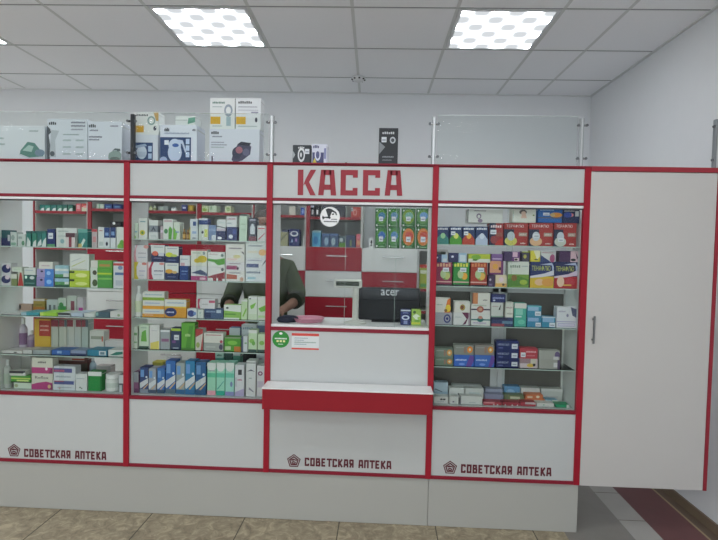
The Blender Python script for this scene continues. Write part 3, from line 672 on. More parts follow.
row('second shelf, '+cL, SHZ[0][1], [
 ('white box with navy oval', -5, 274.5, 10.5, 286.6, 'd3d4d6|e .5 .55 .5 .36 2c3566|e .65 .75 .25 .2 d9ccd6'),
 ('white box with dark navy oval', -5, 263, 10, 274.5, 'd3d4d6|e .5 .5 .5 .36 283064|e .7 .7 .2 .2 d9ccd6'),
 ('olive and white box', 11, 274, 17, 286.6, '7f8a5a|r 0 .6 1 1 cfd2c4'),
 ('pale greenish box', 11.5, 267, 22, 274, 'c9d2c4|t .2 .5 .8 .6 8ab08a'),
 ('white box with red cone', 17.2, 272, 23, 286.6, 'b7b9a8|p b33a34 0 0 1 0 .65 .95 .4 .95'),
 ('dark teal box with white dots', 23.3, 275, 35.5, 286.6, '255a55|e .2 .8 .1 .15 dfe|e .7 .75 .2 .15 cdd6d4|t .1 .2 .9 .3 6fa39a'),
 ('flat white box', 23.5, 268, 35, 275, 'd4d8d2|t .1 .6 .8 .75 9ab'),
 ('lilac and blue box', 36.2, 277.2, 53.4, 286.6, '9c8fc2|r .48 0 1 1 3d7fd6|e .75 .5 .15 .25 8fc0f2|e .3 .7 .08 .12 2c2c50'),
 ('lilac and bright blue box', 36.2, 269, 53.4, 277.2, 'a598c4|r .48 0 1 1 4a84cf|e .7 .5 .12 .25 9ac6f2|e .3 .7 .08 .12 2c2c50'),
 ('small cream box', 38, 262, 52, 269, 'dcd8cf|t .2 .4 .8 .55 b9a'),
 ('blue and green striped box', 54.2, 278.5, 68.6, 286.6, '5a9a5e|r 0 .6 1 1 9fc0d8|r 0 .0 1 .2 2d5a4a|r .7 .3 1 .6 d6dcda'),
 ('blue white green box', 54.2, 271, 68.6, 278.5, '4f9455|r 0 .55 1 1 a9c8dc|r .6 .2 1 .7 d6dcda|r 0 0 1 .2 2d5a4a'),
 ('thin pale blue box', 54.5, 265.5, 68.3, 271, '9fc4cf|r 0 0 1 .4 dfe2e0'),
 ('lime green box', 69, 278.5, 89, 286.6, 'b5cc3c|r 0 .65 .25 .9 3a4a2a|e .6 .4 .3 .2 d7e08a'),
 ('lime green and yellow box', 69, 270.5, 89, 278.5, 'bdd044|r 0 .65 .25 .9 3a4a2a|e .6 .4 .3 .25 e0e59a'),
 ('big white box with scribble print', 69.3, 254, 89, 270.5, 'd9dcd6|p b4c05a .1 .2 .8 .6 .8 .63 .1 .25|p a9b4b8 .1 .5 .6 .75 .6 .78 .1 .54|t .1 .05 .9 .1 99a08c'),
 ('green meadow box', 90.3, 276, 112, 286.6, '4f9a4a|r .0 0 .32 1 d3d9cf|e .2 .4 .12 .3 4a5a3a|r .35 .7 1 .85 7fc05a'),
 ('green box with lime line', 90.3, 268, 112, 276, '5fa83f|r .0 0 .32 1 d3d9cf|e .2 .4 .1 .3 4a4a3a|r .32 .2 1 .4 b9cf3a'),
 ('green box with rusty band', 90.3, 260.5, 112, 268, '6aa84a|r .0 0 .32 1 d9d6d0|r .4 .2 .9 .5 b98a4a'),
 ('white box with red top band', 113, 262, 125, 286.6, 'd5d9dc|r 0 .86 1 .95 c04a48|r .15 .5 .95 .6 5a78a8|e .6 .78 .2 .08 7a94b8|r .2 .1 .8 .3 b9c2cc'),
], group='packages on the second shelf of the left cabinet')
row('third shelf, '+cL, SHZ[0][2], [
 ('flat white booklet', -5, 313.5, 20, 316.6, 'c9cbc9|r 0 0 1 .3 6b6b70', {'d': .15}),
 ('flat turquoise pack', 21, 312.5, 39, 316.6, '3f9aa6|r 0 0 .3 1 9fbcc6', {'d': .13}),
 ('flat lime green pack', 40, 312.5, 57, 316.6, '9fcf3f|r 0 .0 .2 1 c2d86a', {'d': .13}),
 ('flat dark cover pack', 58, 313, 70, 316.6, 'bfc4c4|r 0 .4 1 1 2e3338', {'d': .12}),
 ('flat pale blue pack', 71, 313, 83, 316.6, 'b9c6d6', {'d': .14}),
 ('flat white pack', 84, 313.5, 95, 316.6, 'd2d6d4', {'d': .12}),
 ('flat slate blue pack', 95.5, 312, 109.5, 316.6, '4a6470|r 0 .3 .2 .9 8fb0ac', {'d': .14}),
 ('flat white folded pack', 110, 311.5, 124.5, 316.6, 'd5d6d2|e .6 .4 .1 .2 9a8', {'d': .15}),
], group='flat packs on the third shelf of the left cabinet', dep=.14)
row('rear of third shelf, '+cL, SHZ[0][2], [
 ('low brown ended box', 13, 305, 24, 311, 'b99c8a|e .1 .6 .12 .3 33302f', {}),
 ('low tan box', 24.5, 306, 32.5, 311, 'b08a78', {}),
 ('amber box with white lid', 33, 299, 44.5, 311, 'a89040|r 0 .85 1 1 dccfc4|r 0 .15 1 .4 c07a2e|t .2 .5 .8 .6 7a6a2a', {}),
 ('white box with drawn figures', 46, 300, 57.5, 311, 'c5cbc8|r .2 .1 .4 .6 6a7070|r .6 .1 .8 .6 7a8080', {}),
 ('green and white box', 58, 298, 66, 311, 'cfd6d0|r 0 0 1 .45 3f9a52|e .4 .5 .3 .2 3f8a4a', {}),
 ('pale box with maroon panel', 66.5, 296, 76, 311, 'cdd0cc|r .4 .1 .8 .7 8a4658', {}),
 ('pink cornered box', 76.5, 297.5, 82.5, 311, 'cfc6cc|r .3 0 1 .35 c2409a', {}),
], yf=.178+.02, dep=.0, group='small packs at the rear of the third shelf of the left cabinet') if False else None
row('rear of third shelf, '+cL, SHZ[0][2], [
 ('amber box with white lid', 33, 299, 44.5, 308, 'a89040|r 0 .85 1 1 dccfc4|r 0 .15 1 .4 c07a2e|t .2 .5 .8 .6 7a6a2a'),
 ('low brown box', 13, 304, 32, 309, 'b99c8a|e .08 .6 .08 .3 33302f'),
 ('white box with drawn figures', 46, 300, 57.5, 309, 'c5cbc8|r .2 .1 .4 .6 6a7070|r .6 .1 .8 .6 7a8080'),
 ('green and white box', 58, 298, 66, 309, 'cfd6d0|r 0 0 1 .45 3f9a52|e .4 .5 .3 .2 3f8a4a'),
 ('pale box with maroon panel', 66.5, 296, 76, 309, 'cdd0cc|r .4 .1 .8 .7 8a4658'),
 ('pink cornered box', 76.5, 297.5, 82.5, 309, 'cfc6cc|r .3 0 1 .35 c2409a'),
], yf=.176, dep=.03, group='small packs at the rear of the third shelf of the left cabinet')
row('fourth shelf, '+cL, SHZ[0][3], [
 ('flat white envelope pack', -5, 350.5, 22, 354, 'd3d3cf|r .6 .2 .75 .6 555', {'d': .1}),
 ('thin white box', 23, 350, 32, 354, 'c9cbc8', {'d': .1}),
 ('flat grey pack', 33, 350, 50.5, 354.5, '9fa8a8', {'d': .09}),
 ('flat blue box', 51.5, 350, 70, 355, '3565ae|r .3 .3 .55 .8 8fb4e0', {'d': .09}),
 ('flat navy and grey pack', 70.3, 350.5, 86, 355, '8a98b4|r 0 0 1 .4 2d3a63', {'d': .09}),
 ('flat teal box with barcode', 87, 350, 107, 356, '2d7f9a|r .6 .15 .95 .85 d5dce0|r .66 .25 .88 .7 6a8a98', {'d': .1}),
 ('flat white box with green wave', 108, 350, 124.5, 356, 'd3dad6|p 2f7a6a .1 .2 .5 .7 .9 .8 .9 .4 .5 .2', {'d': .1}),
], group='flat packs on the fourth shelf of the left cabinet')
row('rear of fourth shelf, '+cL, SHZ[0][3], [
 ('white pump bottle with plum label', 17, 318, 24.5, 350, 'c9c0cc|e6e8e6|8a6a8c', {'k': 'bottle'}),
 ('small plum bottle', 25, 331, 33, 350, 'a898a8|d9dcda|8c7690', {'k': 'bottle'}),
 ('yellow box with red square', 33.5, 319, 50, 349, 'd0a93a|r .3 .45 1 .95 b03a30|r 0 .0 1 .1 c06a2c|t .36 .75 .9 .8 e0b8a8|t .36 .62 .9 .67 e0b8a8'),
 ('tall pale striped box', 50.5, 320, 58, 349, 'b8bcae|r 0 .78 1 1 8f3844|r .1 .2 .2 .7 9aa698'),
 ('tall cream striped box', 58.3, 320, 66, 349, 'c0c2b4|r 0 .78 .7 1 93404a|r .7 .78 1 1 5f6e74'),
 ('tall grey striped box', 66.3, 320, 74, 349, 'bfc2b8|r 0 .78 .8 1 8d3c46|r .1 .2 .2 .7 9aa698'),
 ('tall pale grey box', 74.3, 320, 81, 349, 'b6bcb4|r .2 .78 1 1 8d3c46'),
 ('tall greenish striped box', 81.3, 320, 88, 349, 'aab8b0|r 0 .78 .6 1 8a3c46|r .6 .78 1 1 53646c'),
 ('white box with faint print', 89, 331, 103.5, 349, 'd2d2c8|r .1 .6 .85 .75 9aa08e|r .85 .5 .95 .75 c0604a'),
 ('large flat white box', 104, 341, 124.5, 350, 'cfcac6'),
], yf=.14, dep=.06, group='packages at the rear of the fourth shelf of the left cabinet')
row('base of '+cL, DECK, [
 ('frosted bottle', 1.5, 360, 9, 392, 'b9c0ba|cdd2cf|a8b8a8', {'k': 'bottle'}),
 ('pale green cream box', 13, 383, 31, 392.5, 'c9d8c6|e .15 .5 .1 .3 9aa880'),
 ('green striped box', 10, 376, 30, 383, '4f9a3f|r 0 .5 1 .7 b7d06a|r 0 0 1 .15 2f3f2f|r .3 .2 .9 .4 cfe08a'),
 ('thin black topped box', 9, 371, 25, 376, 'cfd3cd|r 0 .5 1 1 2e3038|e .95 .4 .08 .3 e8eae8'),
 ('white box with magenta wave', 31.4, 373.5, 52.6, 392.5, 'd6d6c8|p b0407c 0 0 1 0 1 .42 .7 .5 .3 .42 0 .3|p 8a3464 .8 0 1 0 1 .4 .9 .3|e .85 .2 .08 .12 d8b88a|t .18 .66 .82 .84 4a4a4a Reflex'.replace('Reflex', 'Relax').replace(' Relax', ' Reflex')),
 ('white box with magenta band', 31.4, 358, 52.6, 373.5, 'd6d6c8|r 0 0 1 .38 b8447f|p 8a3464 .8 0 1 0 1 .4 .9 .3|e .7 .3 .06 .1 f0d8e8|t .3 .66 .7 .78 6a6a68'),
 ('white box with blue strip', 53, 380.5, 75, 392.5, 'd3d8dc|r .05 .6 .95 .95 4f5a92|r .05 .85 .5 .95 a04a60|e .3 .2 .05 .1 caa|t .2 .25 .85 .35 98a4b0'),
 ('white box with violet strip', 53, 366.5, 75, 380.5, 'd3d8dc|r .0 .55 .85 .85 5a5a98|r .0 .6 .5 .75 b0587a|t .1 .2 .8 .32 98a4b0'),
 ('plain white dotted box', 75.4, 374, 87, 392.5, 'd8dcda|e .4 .2 .06 .05 4a6a4a|e .55 .15 .06 .05 7a8a7a|t .1 .7 .8 .76 a4b0b8'),
 ('green carton with white lid', 87.4, 372, 101, 392.5, '1f8a40|r 0 .78 1 1 dfe3df|r .9 0 1 .78 176a32'),
 ('white cream jar', 102, 375, 117.5, 392, 'dfe3df|e9ebe9|c9d4cc', {'k': 'jar'}),
 ('dark white tube pack', 118.3, 375, 125, 392.3, '5a6068|r 0 .5 1 1 d0d4d6|r .1 0 .5 .4 c9ced2'),
], group='packages on the base of the left cabinet', ylim=.14)
row('rear of base, '+cL, DECK, [
 ('white box with rusty bottom', 20, 356, 30.5, 385, 'cdcdc6|r .2 0 .9 .45 a08478'),
 ('tall maroon and white carton', 56, 356, 87, 385, '7a5450|r 0 .82 .9 1 d9d6d0|r .5 .84 .9 .9 c05a3c|p 5f5a50 .5 0 1 0 1 .75 .5 .6'),
 ('pale blue bottle', 88, 356, 94.5, 384, 'b7cbd6|dfe4e6|9db6c4', {'k': 'bottle'}),
 ('grey white carton', 95.5, 366, 110, 384, 'b4aca8|r 0 .7 1 1 c9c6c2'),
 ('tall frosted box', 8, 352, 19, 385, 'b6bcb8|e .4 .4 .2 .3 c9cfcb'),
], yf=.19, dep=.055, group='packages at the rear of the base of the left cabinet')

# middle cabinet
row('top shelf, '+cM, SHZ[1][0], [
 ('pale green box', 130.5, 223, 137.5, 239.5, 'cfdccb|r .1 .4 .8 .5 8ab4c0|e .2 .1 .2 .1 8fc06a'),
 ('white box with yellow circle', 138, 218, 147, 239.5, 'd9ddd8|e .45 .3 .3 .13 d3c93f|e .45 .3 .15 .07 6a9a4a|r .2 .8 .8 .86 8aa'),
 ('grey blister box', 148.5, 232, 158, 239.5, 'd2d4d4|t .2 .4 .8 .5 9aa', ),
 ('dark grey printed box', 149, 225.5, 157.5, 232, '8a9098|p 4c5260 .2 .1 .5 .9 .8 .1 .6 .2 .5 .5 .4 .2'),
 ('thin white top box', 148.5, 220, 158, 225.5, 'd5d8d4'),
 ('small mauve box', 160, 226, 162.7, 239.5, 'b7a8ae|r 0 .5 1 .7 dcd'),
 ('white box with green figure', 163, 219, 173, 239.5, 'd9ddd8|p 5aa03f .55 0 .85 0 .95 .5 .7 .65 .55 .5|e .3 .4 .2 .12 4f8a5a|r .1 .85 .9 .95 c8b0b4'),
 ('white and lime leaf box', 173.4, 222, 180, 239.5, 'd3dcce|p 7fc04a 0 0 .4 0 .6 .4 0 .7|r .3 .4 .9 .46 6a8ac0'),
 ('small amber bottle', 182, 229, 185.3, 239.5, '8a6430|b98a48|c9a25a', {'k': 'bottle'}),
 ('brown amber bottle', 185.8, 229.5, 189, 239.5, '7a5630|b98a48|b9925a', {'k': 'bottle'}),
 ('white box with faint blue print', 189.4, 227.5, 198, 239.5, 'd2d8dc|r .3 .5 .8 .7 9ab0d0|t .3 .1 .8 .2 567|r 0 0 .1 1 d0c050'),
 ('white box with blue drawing', 189.8, 219, 197.8, 227.5, 'd2d8de|r .4 .2 .8 .7 3a548a'),
 ('cream box with yellow mark', 198.4, 224.5, 208, 239.5, 'd6dad4|r .6 .2 .95 .7 c8cf6a|e .4 .5 .12 .1 33384a'),
 ('small navy and white box', 198.8, 218.3, 207.6, 224.5, '2f4480|r 0 .7 1 1 d5d9dd'),
 ('grey blue box', 208.6, 225, 216, 239.5, '6f86ac|r .4 .0 1 .35 c9cfd6|r 0 .6 1 .75 8fa4c4'),
 ('navy box with white cap pattern', 216.4, 228.5, 225.7, 239.5, '232c5c|e .35 .2 .25 .12 e0e4e8|r 0 .8 1 1 c3b9c4'),
 ('small white box', 216.6, 219.5, 225.5, 228.5, 'd8dcda|p 2f3a44 0 .2 1 0 1 .1 0 .3|r .1 .6 .9 .7 bcc'),
 ('dark blue box', 226.2, 227, 237, 239.5, '26336b|e .4 .3 .2 .15 e0e4ec|r .6 .5 .9 .8 4a5aa0'),
 ('white red lettered box', 226.4, 216.5, 236.8, 227, 'dadcdc|t .1 .7 .9 .85 a87a84|r .1 .3 .5 .4 9aa'),
 ('tall pale green bottle box', 239, 214, 247, 240, 'c3d8c4|r 0 .93 1 1 3f5048|t .2 .6 .8 .65 9ab89a|t .2 .4 .8 .44 9ab89a'),
 ('charcoal box with bottle picture', 248.4, 218, 256.4, 240, '39404e|p cdd3d8 .2 .3 .8 .3 .8 .6 .6 .75 .4 .75 .2 .6|r 0 .0 1 .2 7a4450|r .1 .88 .9 .95 aab'),
 ('white box with pink pattern', 257, 230.5, 265.5, 240, 'd9dad8|p c07a84 .2 .1 .9 .7 .9 .8 .1 .2'),
 ('white red striped box', 257, 225.5, 265.5, 230.5, 'dcdad8|r .1 .3 .9 .5 c05a64'),
], group='packages on the top shelf of the middle cabinet')
row('second shelf, '+cM, SHZ[1][1], [
 ('yellow edged box with pink tip', 130, 262, 146.5, 280, 'd9d6d8|p d0bf3a 0 0 .35 0 .2 .25 .18 .7 .35 1 0 1|e .8 .9 .2 .08 d08078|t .4 .45 .9 .5 8a8ab8|t .4 .2 .8 .24 9aa8c0'),
 ('white box with pale pink arc', 132, 245, 148, 262, 'dad9dc|p dca0aa .0 0 .2 0 .1 .4 .14 .8 .25 1 .15 1 .0 .6|e .9 .9 .2 .1 d89a92|t .3 .5 .9 .55 8a8a98|t .3 .25 .9 .3 9ab'),
 ('white box with crimson arc', 147, 262, 164, 280, 'dbdbe0|p b02a48 .1 0 .35 0 .25 .3 .25 .7 .38 1 .25 1 .08 .6|p dca0a0 0 0 .1 0 .05 1 0 1|e .85 .9 .15 .07 d88a80|t .4 .45 .95 .53 5a5a78|t .4 .25 .9 .3 9ab'),
 ('navy white box with coral blob', 150.5, 245, 164.3, 262, '232a55|r 0 .5 1 1 dcdedb|e .3 .5 .22 .14 dc6a52|r .55 .35 .95 .55 c9ccd8|t .2 .85 .9 .9 8aa|t .2 .2 .8 .26 8a8ab0'),
 ('navy white box with orange wave', 165, 263, 178.6, 280, '20305f|r 0 .42 1 1 dcdfda|e .3 .5 .28 .13 dba23a|e .7 .45 .2 .08 d0b070|t .15 .85 .9 .9 7a8a|t .2 .15 .8 .2 7a8ab8'.replace('7a8a|', '78a|')),
 ('navy white box with yellow wave', 165, 246.5, 178.6, 263, '20305f|r 0 .42 1 1 dcdfda|e .3 .5 .28 .14 ccd03a|e .65 .45 .25 .08 b9c85a|t .15 .85 .9 .9 78a|t .2 .15 .8 .2 7a8ab8'),
 ('navy box with pale print', 179.2, 266, 189.5, 280, '1f3f80|t .2 .6 .8 .66 8fb0e0|t .2 .4 .7 .45 7a9ad0|r .85 0 1 1 2a2f4c'),
 ('white capped navy pack', 179.2, 255.5, 189.5, 266, 'd9dadd|r .1 .0 .5 .3 c9a0a8|r .1 .6 .8 .68 9ab'),
 ('white violet and pink box', 190.5, 266, 207, 280, 'd6d8da|p 4a5478 0 .5 .6 .75 1 .5 1 .3 .4 .45|r 0 0 1 .3 b0407a|r .55 .05 .9 .2 e0b8c8'),
 ('white box with yellow animals', 190.5, 249.5, 207, 266, 'dcddd2|e .7 .42 .3 .22 cfb52a|e .4 .32 .2 .14 cfb52a|r 0 .92 1 1 d07a80|e .8 .78 .08 .1 8a9a9a|t .1 .76 .6 .82 9a9'),
 ('white box with dark red figures', 207.6, 267, 224.8, 280, 'd8d8d6|p 8c2430 0 .3 .4 .45 1 .65 1 0 0 0|e .85 .82 .08 .12 3a4448|r .0 .0 .3 .2 dcdcda|r .5 .0 .6 .2 dcdcda|r .85 0 1 .15 dcdcda'),
 ('white box with green figures', 207.6, 252, 224.8, 267, 'dcdfda|p 4f9a2c 0 .55 .5 .5 1 .6 1 .2 .6 .1 .4 .3 0 .4|e .85 .78 .09 .12 7a8a84|t .1 .82 .6 .88 a88'),
 ('white box with rust band', 225.4, 271, 244.6, 280, 'dad8d4|p b05a44 .05 .2 .6 .2 .6 .6 .05 .7|t .2 .75 .8 .9 7a7a88|e .85 .2 .1 .2 c9a08a'),
 ('white box with plum band', 225.4, 262, 244.6, 271, 'dad8da|r .05 .15 .6 .6 9a4a6c|t .2 .75 .8 .88 8a7a80|e .65 .3 .05 .2 4a2a40'),
 ('large white box with plum leaf', 225.4, 244, 244.6, 262, 'dcdad4|t .2 .72 .85 .8 5a4a5c|p 3a2a3c .8 .6 .98 .4 .95 .55|e .6 .3 .2 .1 d8d09a|r .1 .1 .6 .2 e0c8c0'),
 ('pale box with teal print', 245.2, 270, 265.6, 280, 'd8dfe2|t .05 .7 .75 .88 5a6a84|r .1 .2 .5 .4 9ac0cc'),
 ('pale box with navy band', 245.2, 258, 265.6, 270, 'd8dcdf|r .05 .2 .65 .5 4f5a84|p 3a3a4c .8 .3 1 .9 1 .7|t .1 .75 .8 .85 8a90a8'),
 ('large pale box with orange blush', 245.2, 242, 265.6, 258, 'd9dedb|t .15 .72 .85 .8 6a7a8c|e .85 .35 .2 .2 e0b47a|r .1 .3 .6 .45 dcd8c8'),
], group='packages on the second shelf of the middle cabinet')
row('third shelf, '+cM, SHZ[1][2], [
 ('white rounded bottle with leaf', 130, 286, 141, 318.3, 'dde0dc|e3e5e3|cdd8b8', {'k': 'bottle'}),
 ('white box with amber stripe', 142, 309.3, 164, 318.3, 'd8dad4|r 0 0 1 .42 dc9a34|r .1 .2 .5 .3 e0b8a0|t .1 .65 .8 .78 9ac'),
 ('white box with orange stripe', 142, 300.5, 164, 309.3, 'd8dad4|r 0 0 1 .38 dfa032|t .1 .62 .8 .76 9ac'),
 ('white box with green stripe', 142, 292, 164, 300.5, 'd8dad4|r 0 0 1 .35 8aae3a|t .1 .6 .9 .74 8ab'),
 ('large orange box with navy blob', 164.6, 299.5, 186.3, 318.3, 'd99a2e|r 0 .62 1 1 dadcd6|r 0 .55 1 .62 e0c040|e .28 .3 .28 .24 22316c|t .1 .26 .45 .34 d0d8f0|t .1 .78 .9 .86 9ab'),
 ('white box with violet blob', 186.7, 309, 197, 318.5, 'd9dbdf|e .4 .5 .35 .36 2f3f80|e .75 .5 .15 .2 6a8ac0'),
 ('small white dotted box', 197.4, 309.5, 203.5, 318.8, 'd8dcd6|e .4 .6 .1 .1 8aa'),
 ('dark blue patterned box', 204, 309, 223, 319, '41597f|r .0 .1 .35 .6 24335c|r .65 .6 .9 .9 b8c8da|t .1 .65 .6 .8 93a8c8'),
 ('white box with pink rim', 197.5, 299, 215, 309, 'dcd9dc|p c04a68 0 0 .15 0 .08 .5 .15 1 0 1|r .65 .6 1 .85 c4607c|t .25 .4 .6 .5 aaa'),
 ('white topped green box', 223.5, 305, 240.8, 319.3, '8fc05a|r 0 .6 1 1 dde1dc|p dde1dc 0 .6 1 .5 1 .7 0 .7|r 0 0 .9 .1 dfe4dd|e .2 .78 .08 .07 33403a|r .05 .3 .7 .4 5f9a3c'),
 ('pale green box with leaf', 241.2, 299.5, 247.5, 319.6, 'c3d8ae|p 7fb84a .3 .1 .9 .5 .8 .6 .2 .2|r 0 .9 1 1 dde0dc'),
 ('white box with lime arrow', 248, 296.5, 257, 319.7, 'd5dfcf|p 7fc04a .2 .6 .9 .75 .6 .5 .3 .45|r 0 .88 1 1 dde0dc|e .2 .9 .1 .03 3a4a|r 0 0 1 .25 c9d8bd'.replace('3a4a|', '345|')),
 ('white box with lime leaf', 257.4, 297, 266, 319.8, 'd5dfcf|p 6fb83c .1 .5 .9 .65 1 .4 .4 .35|r 0 .88 1 1 dde0dc|r .1 .1 .9 .2 b7d8a0'),
], group='packages on the third shelf of the middle cabinet')
row('fourth shelf, '+cM, SHZ[1][3], [
 ('pale box with green leaf band', 130, 326.5, 137.5, 350, 'cdd6c9|r .1 .6 .9 .72 6f9a6a|r .1 .25 .9 .32 8fae8a'),
 ('white green box with dark foot', 138.4, 325, 148.4, 350, 'c9dcc4|r 0 0 1 .1 2f4f44|p 6ab04a .2 .3 .8 .3 .7 .8 .3 .7|t .2 .86 .8 .9 8a9'),
 ('white box with yellow base', 149.2, 325, 159.5, 350, 'dadad8|p dfcf6a .1 0 .95 0 .95 .35 .1 .25|t .2 .75 .8 .78 b9b9c0'),
 ('clear grey tray pack', 160.3, 330, 170, 349.8, '9fa6aa|r .1 .4 .9 .55 8f5f80|r 0 .9 1 1 dfe3e4'),
 ('navy box with lime top', 170.6, 328, 180.4, 350, '2b3a5c|r 0 .86 1 .97 a9c83a|s .35 .45 .85 .68|t .2 .05 .8 .1 cdd8e4|r .1 .3 .5 .42 7a4a8c'),
 ('large bright green box', 181, 323, 194.6, 350.3, '62a83a|p 4a8f2c .3 0 .7 0 .9 .9 .6 .9|t .3 .5 .7 .6 b8dc94|r 0 0 1 .08 4a7f34'),
 ('white red corner box', 195.2, 329, 202.8, 350.3, 'd9cfc8|p b83a3c 0 .6 1 .8 1 1 0 1|p b83a3c .7 0 1 0 1 .8|e .35 .25 .25 .13 9aa85a'),
 ('grey bottomed box', 203.6, 343, 223.4, 350.6, 'a4a8a4|e .88 .5 .1 .35 4a4460|r .1 .4 .6 .6 b9bcb8'),
 ('cream box with red stripe', 203.6, 333, 223.4, 343, 'dcdad2|r .1 .75 .9 .83 b06a6a|e .9 .15 .08 .15 b04a58'),
 ('green picture box', 224.2, 337, 240.8, 351, '4f9a2c|r .6 0 1 .35 c87a34|r .05 .1 .4 .35 b8c8a0|r 0 .9 1 1 8a9a7a|e .5 .6 .3 .15 7fc04a'),
 ('white and dark slim box', 241.4, 336, 247.6, 351, 'cfd3d6|r 0 0 .3 1 5a5f78|r .5 .5 .9 .6 8a8'),
 ('pale green box with dark base', 248.3, 330, 257, 351.3, 'c5dab8|r 0 0 1 .12 2f4f4a|e .4 .5 .3 .1 8abf5c|e .6 .4 .2 .1 6aaa48|r 0 .85 1 1 dde0da'),
 ('pale green box with leaf row', 257.4, 334, 266, 351.4, 'c5dab8|r 0 0 1 .14 2f4f4a|e .5 .5 .3 .12 8abf5c'),
], group='packages on the fourth shelf of the middle cabinet')
row('rear of fourth shelf, '+cM, SHZ[1][3], [
 ('small blue white box', 229, 328, 240, 345, '4f6f9c|r 0 .5 1 1 d4d8de|e .4 .3 .3 .1 cfd8e8'),
 ('wide white box', 241, 325, 256, 345, 'd0d4da|t .1 .8 .8 .9 8a9ab0|e .6 .5 .2 .1 8a8'),
 ('white box with blue top', 257, 323, 266, 345, 'cfd6dc|r 0 .6 1 .9 6a7a9c'),
], yf=.15, dep=.05, group='packages at the rear of the fourth shelf of the middle cabinet')
blu = lambda b, s: f'{b}|p d5dade 0 .2 .0 .38 1 .58 1 .4 .1 .16|p d0b08a .35 .16 1 .38 1 .32 .5 .14|r .1 .62 .5 .9 6fa0d8|e .8 .62 .12 .04 dfe8f0|r 0 0 1 .14 {s}'
row('base of '+cM, DECK, [
 ('small mauve perfume box', 131, 372, 138.4, 397.5, '8a5a7c|r 0 .5 1 1 9fa6ac|r .1 0 .9 .2 6a3a60'),
 ('navy face care box', 139.2, 367.5, 147.8, 397.5, blu('34497c', '8a94a4')),
 ('grey face care box', 148.4, 368.5, 156, 397.6, blu('a4aab4', '4a5a70')),
 ('bright blue face care box', 156.6, 368.5, 164.3, 397.6, blu('3d74b8', '33506c')),
 ('large blue face care box', 165, 361, 175, 397.7, blu('2f68b0', '5a7484')),
 ('large silver face care box', 175.6, 363, 184.4, 397.8, blu('9ea8a8', '2d6a98')),
 ('teal blue face care box', 185, 361, 194.8, 397.9, blu('2a7fae', '2a6a9c')),
 ('dark blue face care box', 195.4, 362, 205.8, 398, blu('265f96', '235888')),
 ('mint box with pink foot', 206.8, 363, 215.4, 398.2, '9fd8bc|r 0 .82 1 1 dfe4e0|e .5 .82 .4 .09 dfe4e0|r 0 0 1 .14 e0a0ac|r 0 .55 1 .68 5fc49a|r .1 .74 .9 .77 9aa'),
 ('mint box with teal foot', 216, 363, 224.4, 398.3, '9fdcc4|r 0 .82 1 1 dfe4e0|e .5 .82 .4 .09 dfe4e0|r 0 0 1 .14 2aa890|r 0 .55 1 .68 5fc4a4|p 3a9a8a .1 .2 .9 .45 .9 .42 .15 .17'),
 ('mint box with violet foot', 225, 363, 233.8, 398.4, 'a4dccb|r 0 .82 1 1 dfe4e0|e .5 .82 .4 .09 dfe4e0|r 0 0 1 .12 8f8fc0|r 0 .55 1 .68 6ac8ac|e .7 .35 .15 .08 7a8ab0'),
 ('white box with lilac base', 234.6, 365, 244, 398.5, 'd9dade|p b4a8cc 0 0 1 0 1 .25 0 .12|r .35 .68 .75 .85 2f2c34|t .3 .5 .8 .55 b05a7a|r .1 .3 .16 .6 8a84a0'),
 ('tall white box with floral line', 245.8, 361, 255.6, 398.7, 'd8dada|p 5a5a68 .05 .7 .5 .76 .95 .7 .5 .72|p 8a8a98 .3 .2 .8 .12 .8 .15 .35 .26|r 0 .93 1 .96 8a9090|r .3 .5 .6 .53 9aa'),
 ('tall white box with plum ring', 256.3, 366, 264.4, 398.8, 'd6d6d8|e .45 .75 .3 .07 7a3f68|e .45 .75 .15 .035 d6d6d8|r .1 .3 .9 .5 c4bccc'),
], group='packages on the base of the middle cabinet', dep=.07)
row('rear of base, '+cM, DECK, [
 ('yellow topped box', 152, 362, 163, 392, 'b9b24a|r 0 0 1 .7 9aa09a'),
 ('white peaked box', 166, 358, 178, 392, 'cfd3d6|r 0 0 1 .7 8a98a8'),
 ('small teal box', 215, 352.5, 223.5, 392, '5fa898|r 0 .85 1 1 b8d8cc|t .2 .9 .8 .95 3a6a60'),
 ('dark green box', 224, 352, 232, 392, '2f5a50|r 0 0 1 .7 4a7a70'),
 ('green white box', 232.5, 352, 240, 392, '5a9a88|r 0 .9 1 1 c9d4d0'),
 ('tall white box', 256, 352, 265, 392, 'd3d5d8|r 0 .5 .9 .54 9aa|t .3 .8 .7 .84 a8a'),
], yf=.17, dep=.06, group='packages at the rear of the base of the middle cabinet')

